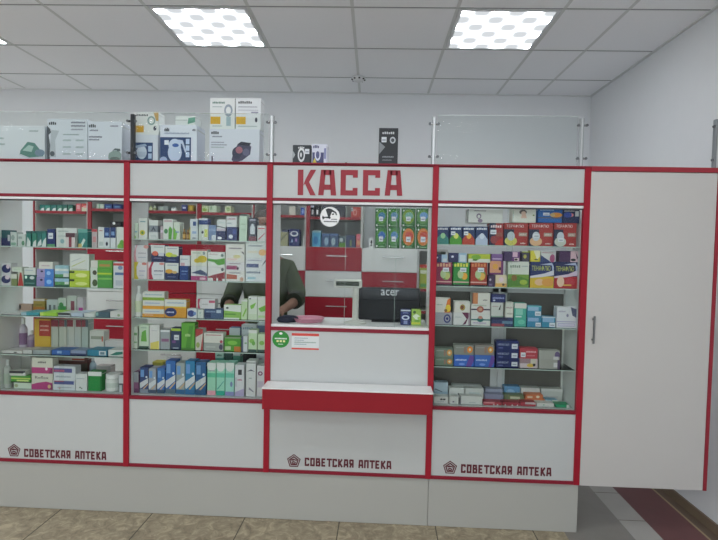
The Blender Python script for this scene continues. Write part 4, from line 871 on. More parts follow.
# right cabinet
cup = lambda c, c2: f'2c3f6b|p {c} 0 0 1 0 1 .3 .72 .55 .3 .55 0 .3|e .52 .48 .2 .16 {c2}|t .08 .82 .92 .93 e8ecf2|s .1 .52 .45 .72'
flu = lambda c: f'a83a38|r 0 0 .42 .72 2c3450|p a83a38 .42 0 1 0 1 1 .55 1 .5 .6|e .3 .2 .26 .2 {c}|e .3 .42 .16 .2 c9d2da|t .1 .8 .82 .93 f0e4e2 ТЕРАФЛЮ|r .62 .42 .97 .58 a89a8c|t .66 .46 .93 .54 d8ccc0|t .7 .08 .92 .14 f0d8d0'
row('top shelf, '+cR, SHZ[3][0], [
 ('teal cone powder box', 436.6, 226.5, 449, 245, cup('3f8a82', '9fd0a0').replace('|s .1 .52 .45 .72', '')),
 ('green cone powder box', 449.6, 226.5, 462, 245.1, cup('4f9a34', 'd8dc6a')),
 ('red cone powder box', 462.6, 226.5, 475, 245.2, cup('c04a38', 'e8b04a')),
 ('silver cone powder box', 475.6, 226.5, 488, 245.3, cup('b9c6dc', 'd6deec').replace('|s .1 .52 .45 .72', '')),
 ('narrow red navy powder box', 489.2, 223.2, 503.4, 245.4, 'a03c3e|r 0 0 .45 1 26304f|t .1 .8 .9 .92 ead8d8|s .08 .5 .5 .7|r .5 .4 .95 .58 9a5a50|e .35 .25 .25 .18 9a4448|p c23a34 .4 0 1 0 1 .35 .6 .2'),
 ('red powder box with yellow cup', 504, 223, 528.2, 245.6, flu('d8d06a')),
 ('red powder box with tan cup', 529, 223, 553, 245.8, flu('e0b48a')+'|s .18 .36 .44 .52'),
 ('red powder box with white cup', 553.8, 223, 576.5, 246, flu('c9d0c4')+'|s .2 .2 .44 .36'),
 ('big white box with woman sketch', 467.5, 209.5, 503, 222.8, 'd3d5d0|e .32 .5 .07 .2 7a6a84|e .32 .48 .04 .12 d3d5d0|e .36 .16 .07 .14 8a7a90|t .18 .86 .52 .93 5a4a5c|r 0 0 .02 1 3a3c40', ),
 ('white box with dark haired woman', 512.6, 207.5, 536.4, 222.6, 'd9dad0|e .45 .7 .16 .16 5a5050|e .47 .62 .1 .14 d8b8a4|p dcb8a4 .36 .3 .62 .3 .56 .6 .42 .6|t .1 .88 .9 .97 3a3a40|e .9 .5 .04 .05 7a8a4a'),
 ('blue box with orange capsule', 538, 208.5, 562.4, 222.6, '2a66ae|e .74 .55 .26 .17 d8903f|e .6 .55 .1 .13 c8b07a|s .2 .5 .46 .7|t .08 .84 .66 .95 a8c8e8|r 0 .3 1 .38 5a5a60'),
 ('navy box with pink dot', 563, 209.5, 580, 222.6, '232f58|e .5 .6 .15 .13 e08a8a|e .3 .6 .24 .2 2a48a0|r .74 .5 .96 .9 c9ccd0|t .08 .85 .7 .93 c8c8c8'),
], yf=.03, dep=.07, group='powder boxes on the top shelf of the right cabinet')

agr = lambda b, c, t_, f: f'{b}|e .62 .48 .28 .24 {c}|e .7 .42 .18 .15 {f}|e .45 .5 .18 .18 b8cf9a|t .05 .82 .95 .97 {t_}|s .42 .6 .8 .78|r 0 .14 1 .19 d8b0a8|r 0 0 1 .06 2c2a34'
row('second shelf, '+cR, SHZ[3][1], [
 ('magenta fizzy tablet box', 436, 262.5, 452.2, 286.3, agr('8f2c50', '6fa05a', 'dca88a', 'c0c87a')),
 ('green fizzy tablet box with yellow title', 453.2, 262.5, 469.6, 286.5, agr('2f8a3c', '4aa048', 'e0dc5a', 'e8a83a')),
 ('brick red fizzy tablet box', 470.6, 262.5, 487.4, 286.7, agr('a83c2c', '7aa04a', 'dc8a5a', 'e8b85a')),
 ('cream and orange box', 495.5, 275, 507, 286.8, 'e0d0b4|r 0 0 1 .3 e0b060|e .5 .62 .22 .2 e6cfd8|e .7 .2 .12 .1 5a4a3a'),
 ('dark purple end box', 488.2, 275, 495, 286.8, '4a3858|e .3 .6 .15 .1 c9c0d0|r .1 .1 .6 .25 7a6a8c'),
 ('plum and apricot box', 489.8, 261, 503.6, 275, '7a3f74|r 0 .15 .82 1 d89a78|e .4 .6 .2 .2 e0a44a|e .75 .45 .1 .12 5a2f3c'),
 ('white box with green hill', 508, 261.5, 529.4, 287, 'd8dcd2|r 0 0 1 .5 7a9f45|p 5a8a3a 0 0 1 .1 1 .3 .5 .45 0 .3|e .3 .36 .14 .12 8a6a3a|e .75 .2 .18 .1 a8c04a|t .1 .76 .6 .86 8a9a8a|t .64 .8 .95 .84 9aa'),
 ('navy and yellow box with lemon tint', 530, 262, 554, 287.2, '28346c|r 0 0 1 .45 ddb93a|p d8d8e4 0 .45 .6 .56 1 .7 1 .5 .5 .42 0 .38|e .4 .22 .2 .13 e8c09a|e .75 .22 .25 .15 e0a050|p b8c4e0 .4 .9 .9 .98 1 .8 .96 .64 .92 .7 .9 .88|t .06 .66 .84 .86 cfd86a ТЕНАФЛЮ'),
 ('navy and red box with berry tint', 554.6, 262, 579.6, 287.5, '252c5c|r 0 0 1 .45 b03038|p d8c8d8 0 .45 .6 .54 1 .7 1 .5 .5 .42 0 .38|e .28 .25 .16 .2 e8c8b0|e .7 .25 .2 .15 c2404c|r .4 .1 .75 .15 e0c05a|p b8c4e0 .4 .9 .9 .98 1 .8 .96 .64 .92 .7 .9 .88|r .8 .48 .98 .62 d4c8dc|t .06 .64 .84 .84 cfd86a ТЕНАФЛЮ'),
 ('small navy pale blue box', 436, 254.5, 447.4, 262.5, '2f3560|r .5 0 1 1 a8c4dc|e .1 .6 .08 .1 dde|r .6 .1 .95 .5 d8e0e4'),
 ('dark navy and white box', 449, 253, 466.5, 262.5, '343763|r .55 0 1 1 9fbcd4|r .62 .1 .95 .8 d0dbe2|e .2 .6 .08 .12 dde'),
 ('flat lime and white box', 468.5, 254, 490.6, 262.5, 'b7c43c|r 0 0 1 .42 dde0d4|e .35 .6 .22 .3 7fb03c|e .3 .28 .12 .1 4f7a34'),
 ('flat plum box', 491.4, 254, 503, 261, '7d5c94|r .1 .2 .9 .4 c0a8cc'),
 ('violet box with pink corner', 503.8, 251.5, 520, 261.5, '4a3562|r .5 0 1 1 6a3f78|r .55 .45 .85 .95 dcb8cc|r .65 .05 .95 .35 dcc8c8|e .76 .2 .1 .1 3a2a30'),
 ('dark box with yellow green ring', 522, 251.5, 530, 261.5, '4a4658|r 0 .9 1 1 a8b43a|e .4 .5 .2 .2 b8b45a'),
 ('yellow and white box', 530.6, 250.5, 540.4, 262, 'dccf4a|p e6e4c0 .3 1 1 1 1 .5 .7 .2|e .6 .2 .2 .06 6a6a4a'),
 ('white box with navy wedge', 541, 251.5, 559, 262, 'cfd2d0|p 3a4a78 0 0 .75 0 0 .65|r .1 .84 .9 .9 a05a6a|e .82 .35 .18 .4 a8547c'),
 ('dark violet box with pink panel', 559.6, 251, 580, 262, '4c3358|r .6 0 1 1 d8bcc6|p 3a2a40 .85 1 1 .4 .95 .2 .9 .6|e .75 .2 .14 .12 2f2f34'),
], yf=.03, dep=.055, group='packages on the second shelf of the right cabinet')
row('third shelf, '+cR, SHZ[3][2], [
 ('silver box with navy ring', 435, 312.6, 452.6, 326, 'a3a5ae|e .7 .5 .2 .36 2c3578|e .7 .5 .13 .24 a3a5ae|e .7 .5 .07 .12 2c3578'),
 ('white box with flame corner', 435, 298, 450.6, 312.6, 'dcdad2|p d8742c .62 .0 1 0 1 1 .8 .9|e .85 .3 .18 .25 e8c83a|t .1 .5 .5 .57 9a9|e .7 .15 .1 .1 8a6a2a'),
 ('white box with maroon chevron', 453.4, 312.6, 470.3, 326.2, 'd9dad8|p 6a2a4c .5 1 .85 1 .98 .9 .75 .1 .55 0 .8 .5|t .1 .6 .5 .66 9aa|r .9 0 1 1 a89aa4'),
 ('white box with golden emblem', 454.3, 301.3, 470.3, 312.6, 'dcdbd2|e .52 .45 .17 .28 a89248|e .5 .47 .1 .16 7a3f2c|t .3 .82 .7 .88 caa'),
 ('white box with teal band', 471, 314.8, 490.4, 327, 'd8dad6|r 0 .48 1 .6 2f7570|e .48 .55 .17 .22 2f7570|e .48 .75 .12 .14 c88a7a|t .1 .2 .8 .3 a8b'),
 ('white box with maroon band', 471, 304, 490.4, 314.8, 'd8d7d2|r 0 .42 1 .55 3f2c48|e .48 .5 .18 .3 a85c50|e .48 .5 .1 .16 c89a80|t .1 .8 .8 .9 9a8'),
 ('white box with copper end', 472, 293, 490.4, 304, 'd9d8cf|r .05 0 .32 1 d08a5c|r 0 0 .06 1 6a4436|t .6 .3 .85 .42 7a7a7a'),
 ('flat navy box with red foot', 491.4, 317.5, 513, 327.2, '35406c|r 0 0 .6 .3 a04a58|r .5 .3 1 .6 6a8ca8|r 0 .75 .75 1 26284a'),
 ('white box with green border', 491.2, 302.6, 503.6, 317.5, 'cdd0c9|p 3a3a38 .6 .5 .8 .9 .75 .5|t .1 .7 .6 .76 a88|r .0 .0 1 .08 8aa890'),
 ('long navy box', 491.4, 294.5, 510.5, 302.6, '2b3168|t .1 .45 .9 .65 9fa8d8|e .2 .25 .08 .1 d0d8e8'),
 ('white slim box', 505.4, 302.3, 513.8, 317.4, 'dcd8cf|t .1 .6 .9 .68 a88|r .2 .2 .9 .3 b9b4a8'),
 ('teal and white box', 514.4, 303.3, 526.6, 327.4, '4fb09a|r 0 .78 1 1 dcd9d2|r .1 .5 .7 .75 8fd0c0|e .6 .2 .3 .1 6fc8b0|r .1 .4 .6 .46 d8e8e4'),
 ('lower blue box with pale square', 527.2, 316.8, 541.6, 327.5, '3a88ac|r .05 .55 .8 .9 8fb0d4|s .58 .08 .95 .45'),
 ('upper blue box with pale square', 527.2, 306, 541.6, 316.8, '3f8fae|r .05 .55 .8 .9 9abcd8|s .55 .1 .95 .5|r .0 .9 1 1 6fc0c4'),
 ('single blue box with lilac square', 542.2, 316.8, 555.8, 327.6, '378aa8|r .05 .5 .9 .9 8fb4d4|s .55 .05 .98 .45|r 0 .9 1 1 c9d4da'),
 ('white box with lilac frame', 556.6, 307, 577.8, 327.8, 'd8dade|r .0 .28 1 .32 a8a4c8|r .08 .08 .95 .22 9a94c4|r .1 .1 .93 .2 d4d0e0|p 5a607c .7 1 .8 .6 1 .5 1 .9|e .55 .6 .06 .08 8a8aa4|t .1 .75 .45 .82 a8a4b8'),
], yf=.03, dep=.055, group='packages on the third shelf of the right cabinet')
gr = lambda c: f'8a8d84|e .8 .55 .14 .33 {c}|e .8 .55 .06 .15 e8d8b0|t .1 .7 .6 .8 a8aca4|r .5 .2 .6 .8 9a7a6a'
row('fourth shelf, '+cR, SHZ[3][3], [
 ('green grey box with sun dot', 434.5, 358, 453.4, 367, gr('d89040').replace('8a8d84', '6f8270')),
 ('grey green box with sun dot', 434.5, 348.5, 453.4, 358, gr('e0a050').replace('8a8d84', '7a8a7c')),
 ('bright blue box with violet wave', 453.8, 355, 474, 367.5, '3468c4|p 6a4aa0 .6 0 .85 0 1 .5 1 .9 .8 1|t .08 .5 .64 .64 c8d8f4|e .4 .2 .15 .1 7aa0e8'),
 ('grey box with orange sun', 453.8, 345, 474, 355, gr('e88a28')),
 ('blue box with violet edge', 474.4, 355.2, 494.6, 367.8, '3a6cc0|p 6a4aa0 .7 0 .85 0 1 .5 1 .9 .85 1|t .08 .5 .64 .64 b8ccec|e .4 .2 .15 .1 7aa0e8'),
 ('grey box with golden sun', 474.4, 345.2, 494.6, 355.2, gr('d8943a').replace('8a8d84', '8f8a84')),
 ('bottom navy box with white square', 496.3, 359.6, 519, 368.4, '1e2a66|t .06 .5 .56 .72 c8d0ec НИМЕСИЛ|s .68 .2 .94 .72|t .1 .2 .3 .3 7a88c0'),
 ('middle navy box with white square', 496.3, 350.4, 519, 359.6, '1e2a66|t .06 .5 .56 .72 c8d0ec НИМЕСИЛ|s .68 .2 .94 .72|t .1 .2 .3 .3 7a88c0'),
 ('upper navy box with white square', 496.3, 341, 519, 350.4, '1e2a66|t .06 .5 .56 .72 c8d0ec НИМЕСИЛ|s .68 .2 .94 .72|t .1 .2 .3 .3 7a88c0'),
 ('white mauve box with yellow dab', 519.8, 359, 538.2, 368.5, 'cfc2c6|r 0 .5 .6 1 9a8088|e .6 .3 .2 .2 d8b850|e .8 .4 .08 .2 333|r .6 .5 .9 1 cfc8b8'),
 ('crimson box with white square', 519.8, 348.6, 538.2, 359, 'b8404c|s .06 .15 .32 .6|t .36 .6 .92 .75 e8b8bc|t .4 .25 .85 .35 d88a90'),
 ('pale grey box with plum end', 538.8, 359.8, 560, 368.6, 'a4a49c|r .7 .2 .88 .7 d4d4d4|r .88 0 1 1 5a4a68'),
 ('pale grey box with violet swirl', 538.8, 350.6, 560, 359.8, 'aaaaa2|e .88 .5 .12 .4 6a5a84|r .7 .0 .95 .35 cfcfcf'),
], yf=.03, dep=.055, group='packages on the fourth shelf of the right cabinet')
wb = 'd2d4cf|e .5 .6 .1 .12 444|e .7 .6 .1 .12 444|t .2 .25 .7 .35 9aa'
row('base of '+cR, DECK, [
 ('flat white box with two dots', 434, 396.5, 448.6, 405.3, wb), ('flat white box with dark edge', 449.2, 396.5, 459.6, 405.7, 'd0d2cd|r .9 0 1 .9 4a4a4a|e .4 .3 .1 .1 667'),
 ('wide flat white box', 460.4, 396.5, 482.6, 406.3, 'd3d5d0|t .4 .2 .7 .3 9aa|r 0 .0 .02 1 667'),
 ('flat crimson toothed box', 483.4, 402, 502, 407, 'b0444c|r .0 .5 .6 1 d88a90|p e0dcd8 .5 0 .56 .5 .62 0|p e0dcd8 .7 0 .76 .5 .82 0'),
 ('flat crimson dotted box', 502.6, 402.5, 520, 407.4, 'a83c48|p e0dcd8 .1 0 .16 .5 .22 0|p e0dcd8 .5 0 .56 .5 .62 0|p e0dcd8 .8 0 .86 .5 .92 0'),
 ('flat crimson and white box', 520.6, 402.5, 536, 407.8, 'b0404c|r .3 .5 1 1 c8b8b8'),
 ('white paper pack', 537, 403.5, 554.5, 408, 'd5d5cf|e .4 .5 .05 .15 7a8'),
 ('small green pack', 555.6, 404.5, 569.4, 408.3, '2f9a6c|r .8 0 1 1 cfd8d0'),
], yf=.03, dep=.055, group='flat packs on the base of the right cabinet')
row('middle of base, '+cR, DECK, [
 ('pale blue standing box', 434, 382.5, 448, 398, '9fb8c8|r 0 .5 1 1 b0c4d0|p 6a7a84 0 .6 .6 .45 .6 .5 .1 .66', {'d': .05}),
 ('white long box', 449, 388, 464.5, 399.5, 'd4d6d2|e .6 .5 .06 .1 333|e .75 .5 .06 .1 333', {'d': .05}),
 ('white ribbed box', 465.2, 388.5, 483.6, 400, 'cdcfca|r 0 .1 1 .2 9aa|t .2 .6 .8 .7 abb', {'d': .05}),
 ('lilac grey flat box', 484.4, 394.5, 503.6, 401.5, '8d8fa8|r 0 0 1 .3 7a4a5c', {'d': .05}),
 ('green black flat box', 504.2, 395, 524, 402, '6f7a58|p 2f3330 .1 0 .9 0 .9 .4|r .3 .5 .8 .8 c8ccb0', {'d': .05}),
 ('orange speckled flat box', 524.6, 399, 545, 402.8, 'd8865a|e .3 .5 .1 .2 e8d8c0|e .7 .5 .1 .2 e8d8c0', {'d': .05}),
 ('upper orange speckled box', 525.4, 394.6, 543.2, 399, 'd0784c|r .1 .2 .4 .6 e0c8a8|e .7 .5 .1 .3 e8d8c0', {'d': .05}),
 ('pale blue flat packet', 545.6, 400, 558, 404, '7aa4bc|r .5 0 1 1 d4d8d2', {'d': .05}),
], yf=.092, dep=.05, group='flat packs in the middle of the base of the right cabinet')
row('rear of base, '+cR, DECK, [
 ('sky blue plastic packet', 504, 386.5, 520, 396, '6a9cc8|e .4 .5 .3 .3 9cc0e0|r .8 .2 1 .6 b8c8d8', {'d': .05}),
 ('lilac rear box', 485, 389, 503, 396, 'a4a8bc|r 0 .2 1 .4 8a8ca4', {'d': .05}),
 ('long white rear box', 541, 389, 562.6, 401, 'c9cac4|r 0 .8 1 1 d8d8d4|t .2 .3 .8 .4 aaa', {'d': .05}),
 ('low white rear box', 521, 388, 540, 398, 'd6d7d3', {'d': .05}),
 ('white folded sheet pack', 452, 385.5, 482, 397, 'd8dad8', {'d': .05}),
], yf=.148, dep=.05, group='flat packs at the rear of the base of the right cabinet')

# ------------------------------------------------------------------ packages on the back units
def back(where, k, z, items, y=None, grp=None, d=.1):
    row(where, z, items, yf=YT+.02 if y is None else y, dep=d, group=grp or 'packages on the '+where)
tl = '2f7d74|p d5ddd9 .1 0 .9 0 .9 .5 .4 .4|r 0 .85 1 1 245a58'
back('back unit behind '+cL, 0, TSH[0][0], [(f'{c} diagonal striped box', 39.5+i*5.6, 204.5, 44.7+i*5.6, 215, tl.replace('2f7d74', h)) for i, (c, h) in enumerate((('teal', '2f7d74'), ('sea green', '3a8a78'), ('dark teal', '2a6e68'), ('deep green', '2f7a66'), ('bottle green', '28665a'), ('pine green', '31705c')))]+
 [('pink box', 75.5, 203.5, 80.6, 215.5, 'c8646c|r .2 .3 .8 .8 d8a0a4'), ('red topped cream box', 81.2, 203.5, 88.4, 215.7, 'dcd6bc|r 0 .55 1 1 c8504c|e .5 .6 .3 .14 e8a09a')])
back('second back unit behind '+cL, 1, TSH[1][0], [('pale green box', 96, 204, 103.4, 212, 'c3cfc0|r .3 0 .5 1 7aa88a'), ('navy box', 104.3, 204, 112, 212.5, '26407a|r .2 .3 .8 .6 5a88b0|e .3 .1 .1 .1 dde'), ('dark blue box', 112.5, 204, 121, 212.8, '223a70|r .2 .3 .8 .6 5a80a8')])
zc = RW[0]
x, z = un(117, 222, YT+.06)
root = thing('security_camera', 'small black camera with white dot inside the second back unit', 'camera', (x, YT+.1, RW[0]+.001))
mb = MB(); mb.lathe([(.05, 0), (.05, .02), (.02, .04), (.02, .1)], BLACK, c=(x, YT+.1, RW[0]+.001)); mb.box(x-.05, x+.055, YT+.03, YT+.16, RW[0]+.10, RW[0]+.175, BLACK, .008); mb.build('housing', root, at=(x, YT+.1, RW[0]+.001))
mb = MB(); mb.tube((x-.01, YT+.028, RW[0]+.16), (x-.01, YT+.04, RW[0]+.16), .012, M('e8ecec')); mb.build('lens', root, at=(x, YT+.03, RW[0]+.16))
back('third back unit', 2, TSH[2][0], [('pale lime bottle', 148.5, 205.5, 152, 213, 'c3d0a0|8fa07a|d8dcb8', {'k': 'bottle'}), ('olive white bottle', 152.6, 205.5, 156, 213, 'cfd4c0|9aa88a|8f9a6a', {'k': 'bottle'}),
 ('pale grey carton', 158, 206, 168, 213, '8f9894|r .2 .2 .5 .8 a8b8ac'), ('small white tub', 170, 207, 176, 213.5, 'd5dad4|9aa6a8|e0e4e0', {'k': 'jar'}), ('navy box', 181.5, 205, 187, 211.5, '2f3a78|r .2 .4 .8 .7 c8cce0'), ('amber box', 188, 205, 193.5, 213, '9a8030|r .3 .2 .8 .8 c8b04a')])
back('fourth back unit', 3, TSH[3][0], [('lime bordered box', 201, 205.5, 208, 213.5, 'c8d8a8|e .5 .4 .3 .25 9abf5c'), ('pale green box', 208.6, 205.5, 216.5, 213.5, 'c3d4b8|r .2 .3 .4 .9 8fae8a'), ('cream yellow box', 225, 206, 231, 214, 'd0d6b0|e .5 .5 .3 .3 9ab87a')])
back('fifth back unit', 4, TSH[4][0], [('white card box', 289, 206.5, 295.5, 213.5, 'cfcabc'), ('round blue box', 300.5, 207.5, 305, 213.6, '3f5fb4|e .5 .5 .3 .3 8aa4e0')])
back('lower shelf of fifth back unit', 4, RW[0], [('navy box with white swirl', 289, 229, 299.4, 244, '232f68|e .5 .72 .4 .16 d8dcdf|e .5 .74 .25 .09 232f68|e .3 .3 .08 .1 a8c0e0|e .7 .35 .1 .12 a88ac8'), ('yellow grey box', 280.4, 232, 288, 244, 'a8a884|p 7a7c66 0 .3 1 .9 1 1 0 .5'), ('thin white tube box', 302.6, 236, 304.6, 244, 'e4e6e4'), ('mauve dark pack', 282, 229.5, 288, 234, '5a5f78')])
back('upper shelf of sixth back unit', 5, TSH[5][0], [('black and white box', 310.2, 205, 315, 215, '2b2c34|r .1 .8 .8 1 dde|r .3 .2 .7 .6 e0e0e2'), ('black box with white square', 315.5, 205, 320, 215, '26272e|r .2 .2 .6 .6 e0e0e2'), ('dark grey box', 322, 206, 345, 215.3, '3a3c46|r .1 .2 .4 .7 5a5c68'), ('red box with white ring', 351, 207, 361, 215.5, 'b8453c|e .4 .5 .2 .3 e0b0a8|e .4 .5 .12 .2 b8453c|s .0 .6 .2 .95')])
back('lower shelf of sixth back unit', 5, RW[0], [('light blue box', 311.8, 230.5, 320.6, 244.5, '5fb0d4|e .45 .4 .28 .26 3f84bc|r 0 .88 1 1 9fc4cc'), ('slate blue box', 321.5, 233.5, 329.6, 245, '3f5a80|e .6 .4 .25 .3 8fb0c8|r 0 .85 1 1 5a74a0'), ('grey blue box', 330, 233.5, 338.4, 245, '40587a|e .4 .4 .25 .3 9ab4c0|r 0 .85 1 1 5a74a0'), ('green footed box', 339, 236, 345.4, 245, '4a6068|r 0 0 1 .4 5a8a3a|r .1 .5 .6 .8 b8c8cc'), ('dark navy box', 346, 235, 355.4, 245, '303f60|r .4 .1 .6 .6 7a8a5a'), ('pink red box', 356, 233.8, 361.2, 245, 'c86a68|r .2 .2 .8 .5 d8a07a|r .1 .6 .9 .9 d87888')])
gp = lambda c, d_: f'2c6e30|r 0 0 1 .12 1f5224|e .5 .55 .42 .4 {c}|e .55 .6 .3 .2 {d_}|s .32 .32 .66 .56|e .15 .88 .06 .05 e8f0e8|e .15 .1 .06 .05 e8f0e8|r .3 .06 .8 .1 8fc08a'
gi = []
for r_, (a, b) in enumerate(((227.2, 245.4), (208.4, 226.6))):
    for c_, (u0, u1) in enumerate(((375.2, 387.2), (387.8, 399.8), (401.6, 415.4), (416.2, 430.2))):
        red = r_ == 0 and c_ > 1
        nm = ['green sachet carton, yellow lit edge', 'green sachet carton with teal patch', 'green sachet carton with lime middle', 'green sachet carton with pale patch'][c_] if r_ else ['green sachet carton with blue swirl', 'green sachet carton with slate swirl', 'green sachet carton with orange fruit', 'green sachet carton with red fruit'][c_]
        gi.append((nm, u0, a, u1, b, gp('d8803c', 'c8503c') if red else gp(['559438', '43873e', '7a9f38', '5f9450'][c_], ['3f7fa8', '5a8ab0', '7ab0a0', '6fa0d0'][c_]) if r_ else gp('478a3e', ['3a6ab0', '4f84b8', '', ''][c_])))
mb = MB(); gx0, gx1 = un(417.6, 240, YT+.02)[0], un(431.5, 240, YT+.02)[0]
row('top of the seventh back unit', 1.5, gi, yf=YT+.015, dep=.055, group='green sachet cartons on the back unit')
back('seventh back unit', 6, 1.5, [('white tag box', 369, 238, 373.6, 245.4, 'e0e2e0|e .5 .6 .2 .2 333|r .3 .2 .7 .35 333')], y=YT+.013)
xs0, xs1 = un(418.5, 270, YT+.02)[0], un(428.5, 270, YT+.02)[0]
row('narrow last back unit', TSH[7][0], [('yellow red stacked box', 419.5, 276, 427.5, 285.5, 'a8b43a|r .1 .1 .9 .4 5a9a4a'), ('lime box with red top', 419.5, 264.5, 427.5, 276, '9fb03f|r 0 .7 1 1 c8483c|r .1 .2 .9 .5 e0e4c8')], yf=YT+.015, dep=.055, group='packages on the narrow last back unit')

# ------------------------------------------------------------------ things on the cash counter
row('counter right of the monitor front', CT, [('navy toothpaste box with white swirl', 400.6, 310, 410.6, 327.4, '26306c|e .5 .5 .4 .16 d0d8ec|e .5 .5 .24 .08 26306c|r 0 .92 1 1 dfe3ea|r .3 .08 .7 .3 8a94c4|t .2 .78 .8 .84 8a98d0'), ('lime green box with white star', 411.4, 310, 421.2, 327.6, 'a4c85a|p e4ecd4 .1 .6 .5 .75 .9 .6 .6 .5 .8 .3 .4 .4|e .3 .85 .15 .1 4a6a34|r 0 .1 .9 .2 d8d84a|e .6 .3 .3 .08 7ab03f')], yf=.07, dep=.05, group='small boxes on the cash counter')
# monitor seen from behind
ym = .19
X0, zt = un(359, 287, ym); X1, _ = un(420.5, 287, ym); X0b = un(358.5, 320, ym)[0]
zb_ = CT+.008
xm = (X0+X1)/2
root = thing('computer_monitor', 'black computer monitor seen from behind on the cash counter', 'monitor', (xm, ym, CT+.0003))
MK = M('15171e', .6); MK2 = M('24272e', .6)
mb = MB(); mb.box(X0, X1, ym, ym+.03, zb_, zt, MK, .006); mb.build('housing', root, at=(xm, ym, zb_))
mb = MB(); zz = un(390, 300, ym)[1]; mb.box(X0+.012, X1-.012, ym-.008, ym, zz, zt-.010, MK2, .003); mb.build('back_band', root, at=(xm, ym, zz))
mb = MB(); a = un(381, 293, ym)[0]; b = un(399, 293, ym)[0]; c = un(390, 295.4, ym)[1]; d = un(390, 289.6, ym)[1]; text(mb, 'acer', a, b, c, d, ym-.0095, M('c9ced2', .5)); mb.build('lettering', root, at=(a, ym-.0095, c), fix=False)
mb = MB(); mb.box(xm-.035, xm+.035, ym+.002, ym+.02, CT+.007, zb_+.02, MK); mb.build('neck', root, at=(xm, ym, CT)); mb = MB(); mb.box(xm-.1, xm+.1, ym-.02, ym+.12, CT+.0004, CT+.0075, MK, .004); mb.build('foot', root, at=(xm, ym, CT))
mb = MB(); mb.face([(X0+.012, ym+.0305, zb_+.012), (X0+.012, ym+.0305, zt-.012), (X1-.012, ym+.0305, zt-.012), (X1-.012, ym+.0305, zb_+.012)], M('0d0f12', .15)); mb.build('screen', root, at=(xm, ym+.03, zb_), fix=False)
# customer display on its pole
yd = .095; CR = M('c9cac2', .45)
a0, dz1 = un(334.5, 279, yd); a1, dz0 = un(362, 288, yd); px0, px1 = un(352.5, 300, yd)[0], un(358.8, 300, yd)[0]; pm = (px0+px1)/2
root = thing('customer_display', 'cream customer price display on a pole on the counter', 'display', (pm, yd, CT+.0003))
mb = MB(); mb.lathe([(.062, 0), (.06, .006), (.03, .016), (.016, .022)], CR, c=(pm, yd, CT+.0004), n=24); mb.build('base', root, at=(pm, yd, CT))
mb = MB(); mb.tube((pm, yd, CT+.02), (pm, yd, dz0+.01), (px1-px0)/2, CR, 16); mb.build('pole', root, at=(pm, yd, CT+.02))
mb = MB(); n = len(mb.v); mb.box(a0, a1, yd-.03, yd+.025, dz0, dz1, CR, .006)
hd = mb.build('head', root, at=((a0+a1)/2, yd, dz0))
s0, s1 = un(336.5, 283, yd)[0], un(359.5, 283, yd)[0]
mb = MB(); mb.face([(s0, yd-.0305, dz0+.012), (s1, yd-.0305, dz0+.012), (s1, yd-.0305, dz1-.010), (s0, yd-.0305, dz1-.010)], M('161f12', .6))
for i in range(10): x = s0+.012+i*.012; mb.face([(x, yd-.0308, dz0+.018), (x+.007, yd-.0308, dz0+.018), (x+.007, yd-.0308, dz0+.034), (x, yd-.0308, dz0+.034)], M('2c3a26', .6))
mb.build('display_window', root, at=(s0, yd-.03, dz0), fix=False)
# coin dish, dark pouch
x, z = un(308, 323, .10); P = M('c98a9c', .35)
mb = MB(); prof = [(.0, .004), (.05, .004), (.07, .006), (.084, .022), (.090, .023), (.088, .018), (.075, .0), (.0, .0)]
mb.lathe([(r+.0001, zz_) for r, zz_ in prof], P, n=28, c=(x, .12, CT+.0005)); tag(mb.build('coin_dish', at=(x, .12, CT+.0005)), 'round pink coin dish on the cash counter left of the display', 'dish')
x, z = un(287, 322, .07)
mb = MB(); mb.lathe([(.045, 0), (.052, .012), (.046, .026), (.03, .034), (.01, .036)], M('20263a', .7), n=18, c=(x, .085, CT+.0005)); mb.v = [(vx+(.012*sin(vy*80)), vy, vz) for vx, vy, vz in mb.v]
o = mb.build('pouch', at=(x, .085, CT+.0005), smooth=True); tag(o, 'small dark blue pouch on the counter beside the pink dish', 'pouch')
q = MB(); q.box(x-.02, x+.03, .055, .07, CT+.034, CT+.040, M('3a4258', .6), .002); q.build('flap', o, at=(x, .06, CT+.034))
# ------------------------------------------------------------------ the shop assistant, standing behind the counter facing the window
def skin(name, pts, edges, mat, root=0, sub=2, parent=None):
    me = bpy.data.meshes.new(name); me.from_pydata([p[0] for p in pts], edges, []); o = bpy.data.objects.new('tmp', me); C.objects.link(o)
    md = o.modifiers.new('s', 'SKIN'); md.use_smooth_shade = True
    for i, p in enumerate(pts):
        r = p[1] if isinstance(p[1], tuple) else (p[1], p[1]); me.skin_vertices[0].data[i].radius = r; me.skin_vertices[0].data[i].use_root = (i == root)
    sb = o.modifiers.new('u', 'SUBSURF'); sb.levels = sb.render_levels = sub
    dg = bpy.context.evaluated_depsgraph_get(); dg.update(); m2 = bpy.data.meshes.new_from_object(o.evaluated_get(dg)); bpy.data.objects.remove(o)
    m2.name = name; m2.materials.clear(); m2.materials.append(mat)
    for p in m2.polygons: p.use_smooth = True; p.material_index = 0
    q = bpy.data.objects.new(name, m2); C.objects.link(q)
    if parent: q.parent = parent
    return q
bx, by = un(267, 270, .665)[0], .665
SK = M('8f6a58', .55, noise=.04); SH = M('475238', .85, noise=.15, nscale=20, bump=.3); TR = M('23262e', .8); HR = M('2e221c', .6)
person = thing('person', 'person in a dark olive shirt working behind the counter, head behind the red post', 'person', (bx, by, .002))
V = []; E_ = []
def v(x, y, z, r): V.append(((x, y, z), r)); return len(V)-1
def ch(*ids):
    for a, b in zip(ids, ids[1:]): E_.append((a, b))
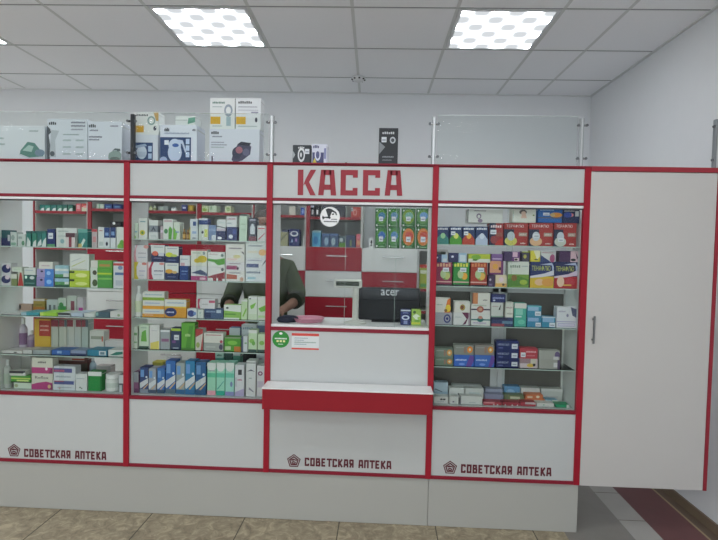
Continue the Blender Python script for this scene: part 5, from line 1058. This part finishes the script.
pel = v(0, 0, .92, (.15, .11)); wai = v(0, -.005, 1.06, (.125, .09)); chs = v(0, -.02, 1.24, (.15, .105)); upc = v(0, -.03, 1.36, (.12, .09)); nk = v(0, -.045, 1.445, (.052, .055)); nk2 = v(0, -.07, 1.50, (.05, .055)); hd1 = v(0, -.10, 1.56, (.068, .085)); hd2 = v(0, -.11, 1.63, (.078, .095)); hd3 = v(0, -.105, 1.685, (.058, .075))
ch(pel, wai, chs, upc, nk, nk2, hd1, hd2, hd3)
arms = {}
for s in (-1, 1):
    dz = -.035 if s < 0 else 0
    sh = v(s*.155, -.03, 1.345, .056); el0 = v(s*.195, -.04, 1.26, .046); el = v(s*.225, -.05, 1.165+dz, .038); fm = v(s*.208, -.15, 1.135+dz*.6, .034); wr = v(s*.172, -.29, 1.108, (.026, .022)); pm_ = v(s*.165, -.335, 1.106, (.034, .016)); pk = v(s*.16, -.37, 1.102, (.036, .013))
    ch(upc, sh, el0, el, fm, wr, pm_, pk)
    for i, (dx, L) in enumerate(((-.030, .062), (-.010, .074), (.010, .07), (.029, .054))):
        f0 = v(s*.16+dx, -.39, 1.100, .0085); f1 = v(s*.16+dx*1.1, -.39-L*.5, 1.096, .0078); f2 = v(s*.16+dx*1.1, -.39-L*.95, 1.086, .0068); ch(pk, f0, f1, f2)
    t0 = v(s*.16-s*.040, -.35, 1.100, .0105); t1 = v(s*.16-s*.058, -.38, 1.094, .009); t2 = v(s*.16-s*.066, -.405, 1.088, .0075); ch(pm_, t0, t1, t2)
    hip = v(s*.09, 0, .84, .088); kn = v(s*.10, -.01, .48, .058); kn2 = v(s*.10, .0, .35, .056); an = v(s*.10, .02, .09, .036); ft = v(s*.105, -.05, .04, (.04, .03)); to = v(s*.11, -.14, .03, (.038, .022)); ch(pel, hip, kn, kn2, an, ft, to)
body_ = skin('body', V, E_, SK, parent=person)
V = []; E_ = []
p0 = v(0, 0, .92, (.175, .13)); p1 = v(0, -.005, 1.06, (.148, .112)); p2 = v(0, -.02, 1.24, (.170, .124)); p3 = v(0, -.03, 1.33, (.135, .106)); p4 = v(0, -.04, 1.43, (.085, .07)); ch(p0, p1, p2, p3, p4)
for s in (-1, 1):
    a = v(s*.150, -.03, 1.345, .070); b = v(s*.192, -.04, 1.25, .062); dz = -.035 if s < 0 else 0; c = v(s*.224, -.055, 1.185+dz, .060); d = v(s*.222, -.105, 1.158+dz, .055); ch(p3, a, b, c, d)
skin('shirt', V, E_, SH, parent=person)
for s in (-1, 1):
    mb = MB(); q = Vector((bx+s*.222, by-.10, 1.160-(.035 if s < 0 else 0))); mb.tube(q, q+Vector((-s*.012, -.05, -.012)), .058, M('2a3124', .85), 16, .056); cf = mb.build('cuff', at=q); cf.parent = person; cf.location = q-Vector((bx, by, .002))
V = []; E_ = []
p0 = v(0, 0, .98, (.160, .122)); p1 = v(0, 0, .90, (.165, .125)); ch(p0, p1)
for s in (-1, 1):
    a = v(s*.09, 0, .82, .098); b = v(s*.10, -.01, .48, .075); c = v(s*.10, .0, .3, .07); d = v(s*.10, .01, .11, .065); ch(p1, a, b, c, d)
skin('trousers', V, E_, TR, parent=person)
for s in (-1, 1):
    V = []; E_ = []; a = v(s*.10, .02, .05, (.048, .045)); b = v(s*.105, -.06, .045, (.048, .04)); c = v(s*.112, -.16, .035, (.045, .028)); ch(a, b, c); skin('shoe', V, E_, M('1c1c1e', .5), parent=person)
V = []; E_ = []
a = v(0, -.06, 1.60, (.080, .07)); b = v(0, -.075, 1.675, (.080, .085)); c = v(0, -.115, 1.715, (.066, .07)); d = v(0, -.015, 1.54, (.06, .04)); ch(d, a, b, c)
skin('hair', V, E_, HR, parent=person)
def face_bit(name, x, y, z, rx, ry, rz, m):
    bm = bmesh.new(); bmesh.ops.create_uvsphere(bm, u_segments=12, v_segments=8, radius=1)
    for w in bm.verts: w.co = Vector((w.co.x*rx, w.co.y*ry, w.co.z*rz))
    me = bpy.data.meshes.new(name); bm.to_mesh(me); bm.free(); me.materials.append(m)
    for p in me.polygons: p.use_smooth = True
    o = bpy.data.objects.new(name, me); C.objects.link(o); o.parent = person; o.location = (x, y, z); return o
for s in (-1, 1):
    face_bit('eye', s*.03, -.185, 1.615, .012, .008, .007, M('e8e4e0', .3)); face_bit('ear', s*.082, -.09, 1.60, .010, .02, .032, SK)
    face_bit('eyebrow', s*.03, -.192, 1.635, .018, .006, .004, HR)
face_bit('nose', 0, -.198, 1.59, .013, .02, .025, SK); face_bit('mouth', 0, -.183, 1.548, .024, .008, .008, M('9a5a52', .5))

# ------------------------------------------------------------------ world and exposure
w = bpy.data.worlds.new('world'); sc.world = w; w.use_nodes = True; w.node_tree.nodes['Background'].inputs[0].default_value = (.6, .65, .7, 1); w.node_tree.nodes['Background'].inputs[1].default_value = .05
sc.view_settings.view_transform = 'Standard'; sc.view_settings.look = 'None'; sc.view_settings.gamma = 1; sc.view_settings.use_curve_mapping = False
sc.view_settings.exposure = -0.1
for o in bpy.data.objects:
    if '_w' in o: del o['_w']
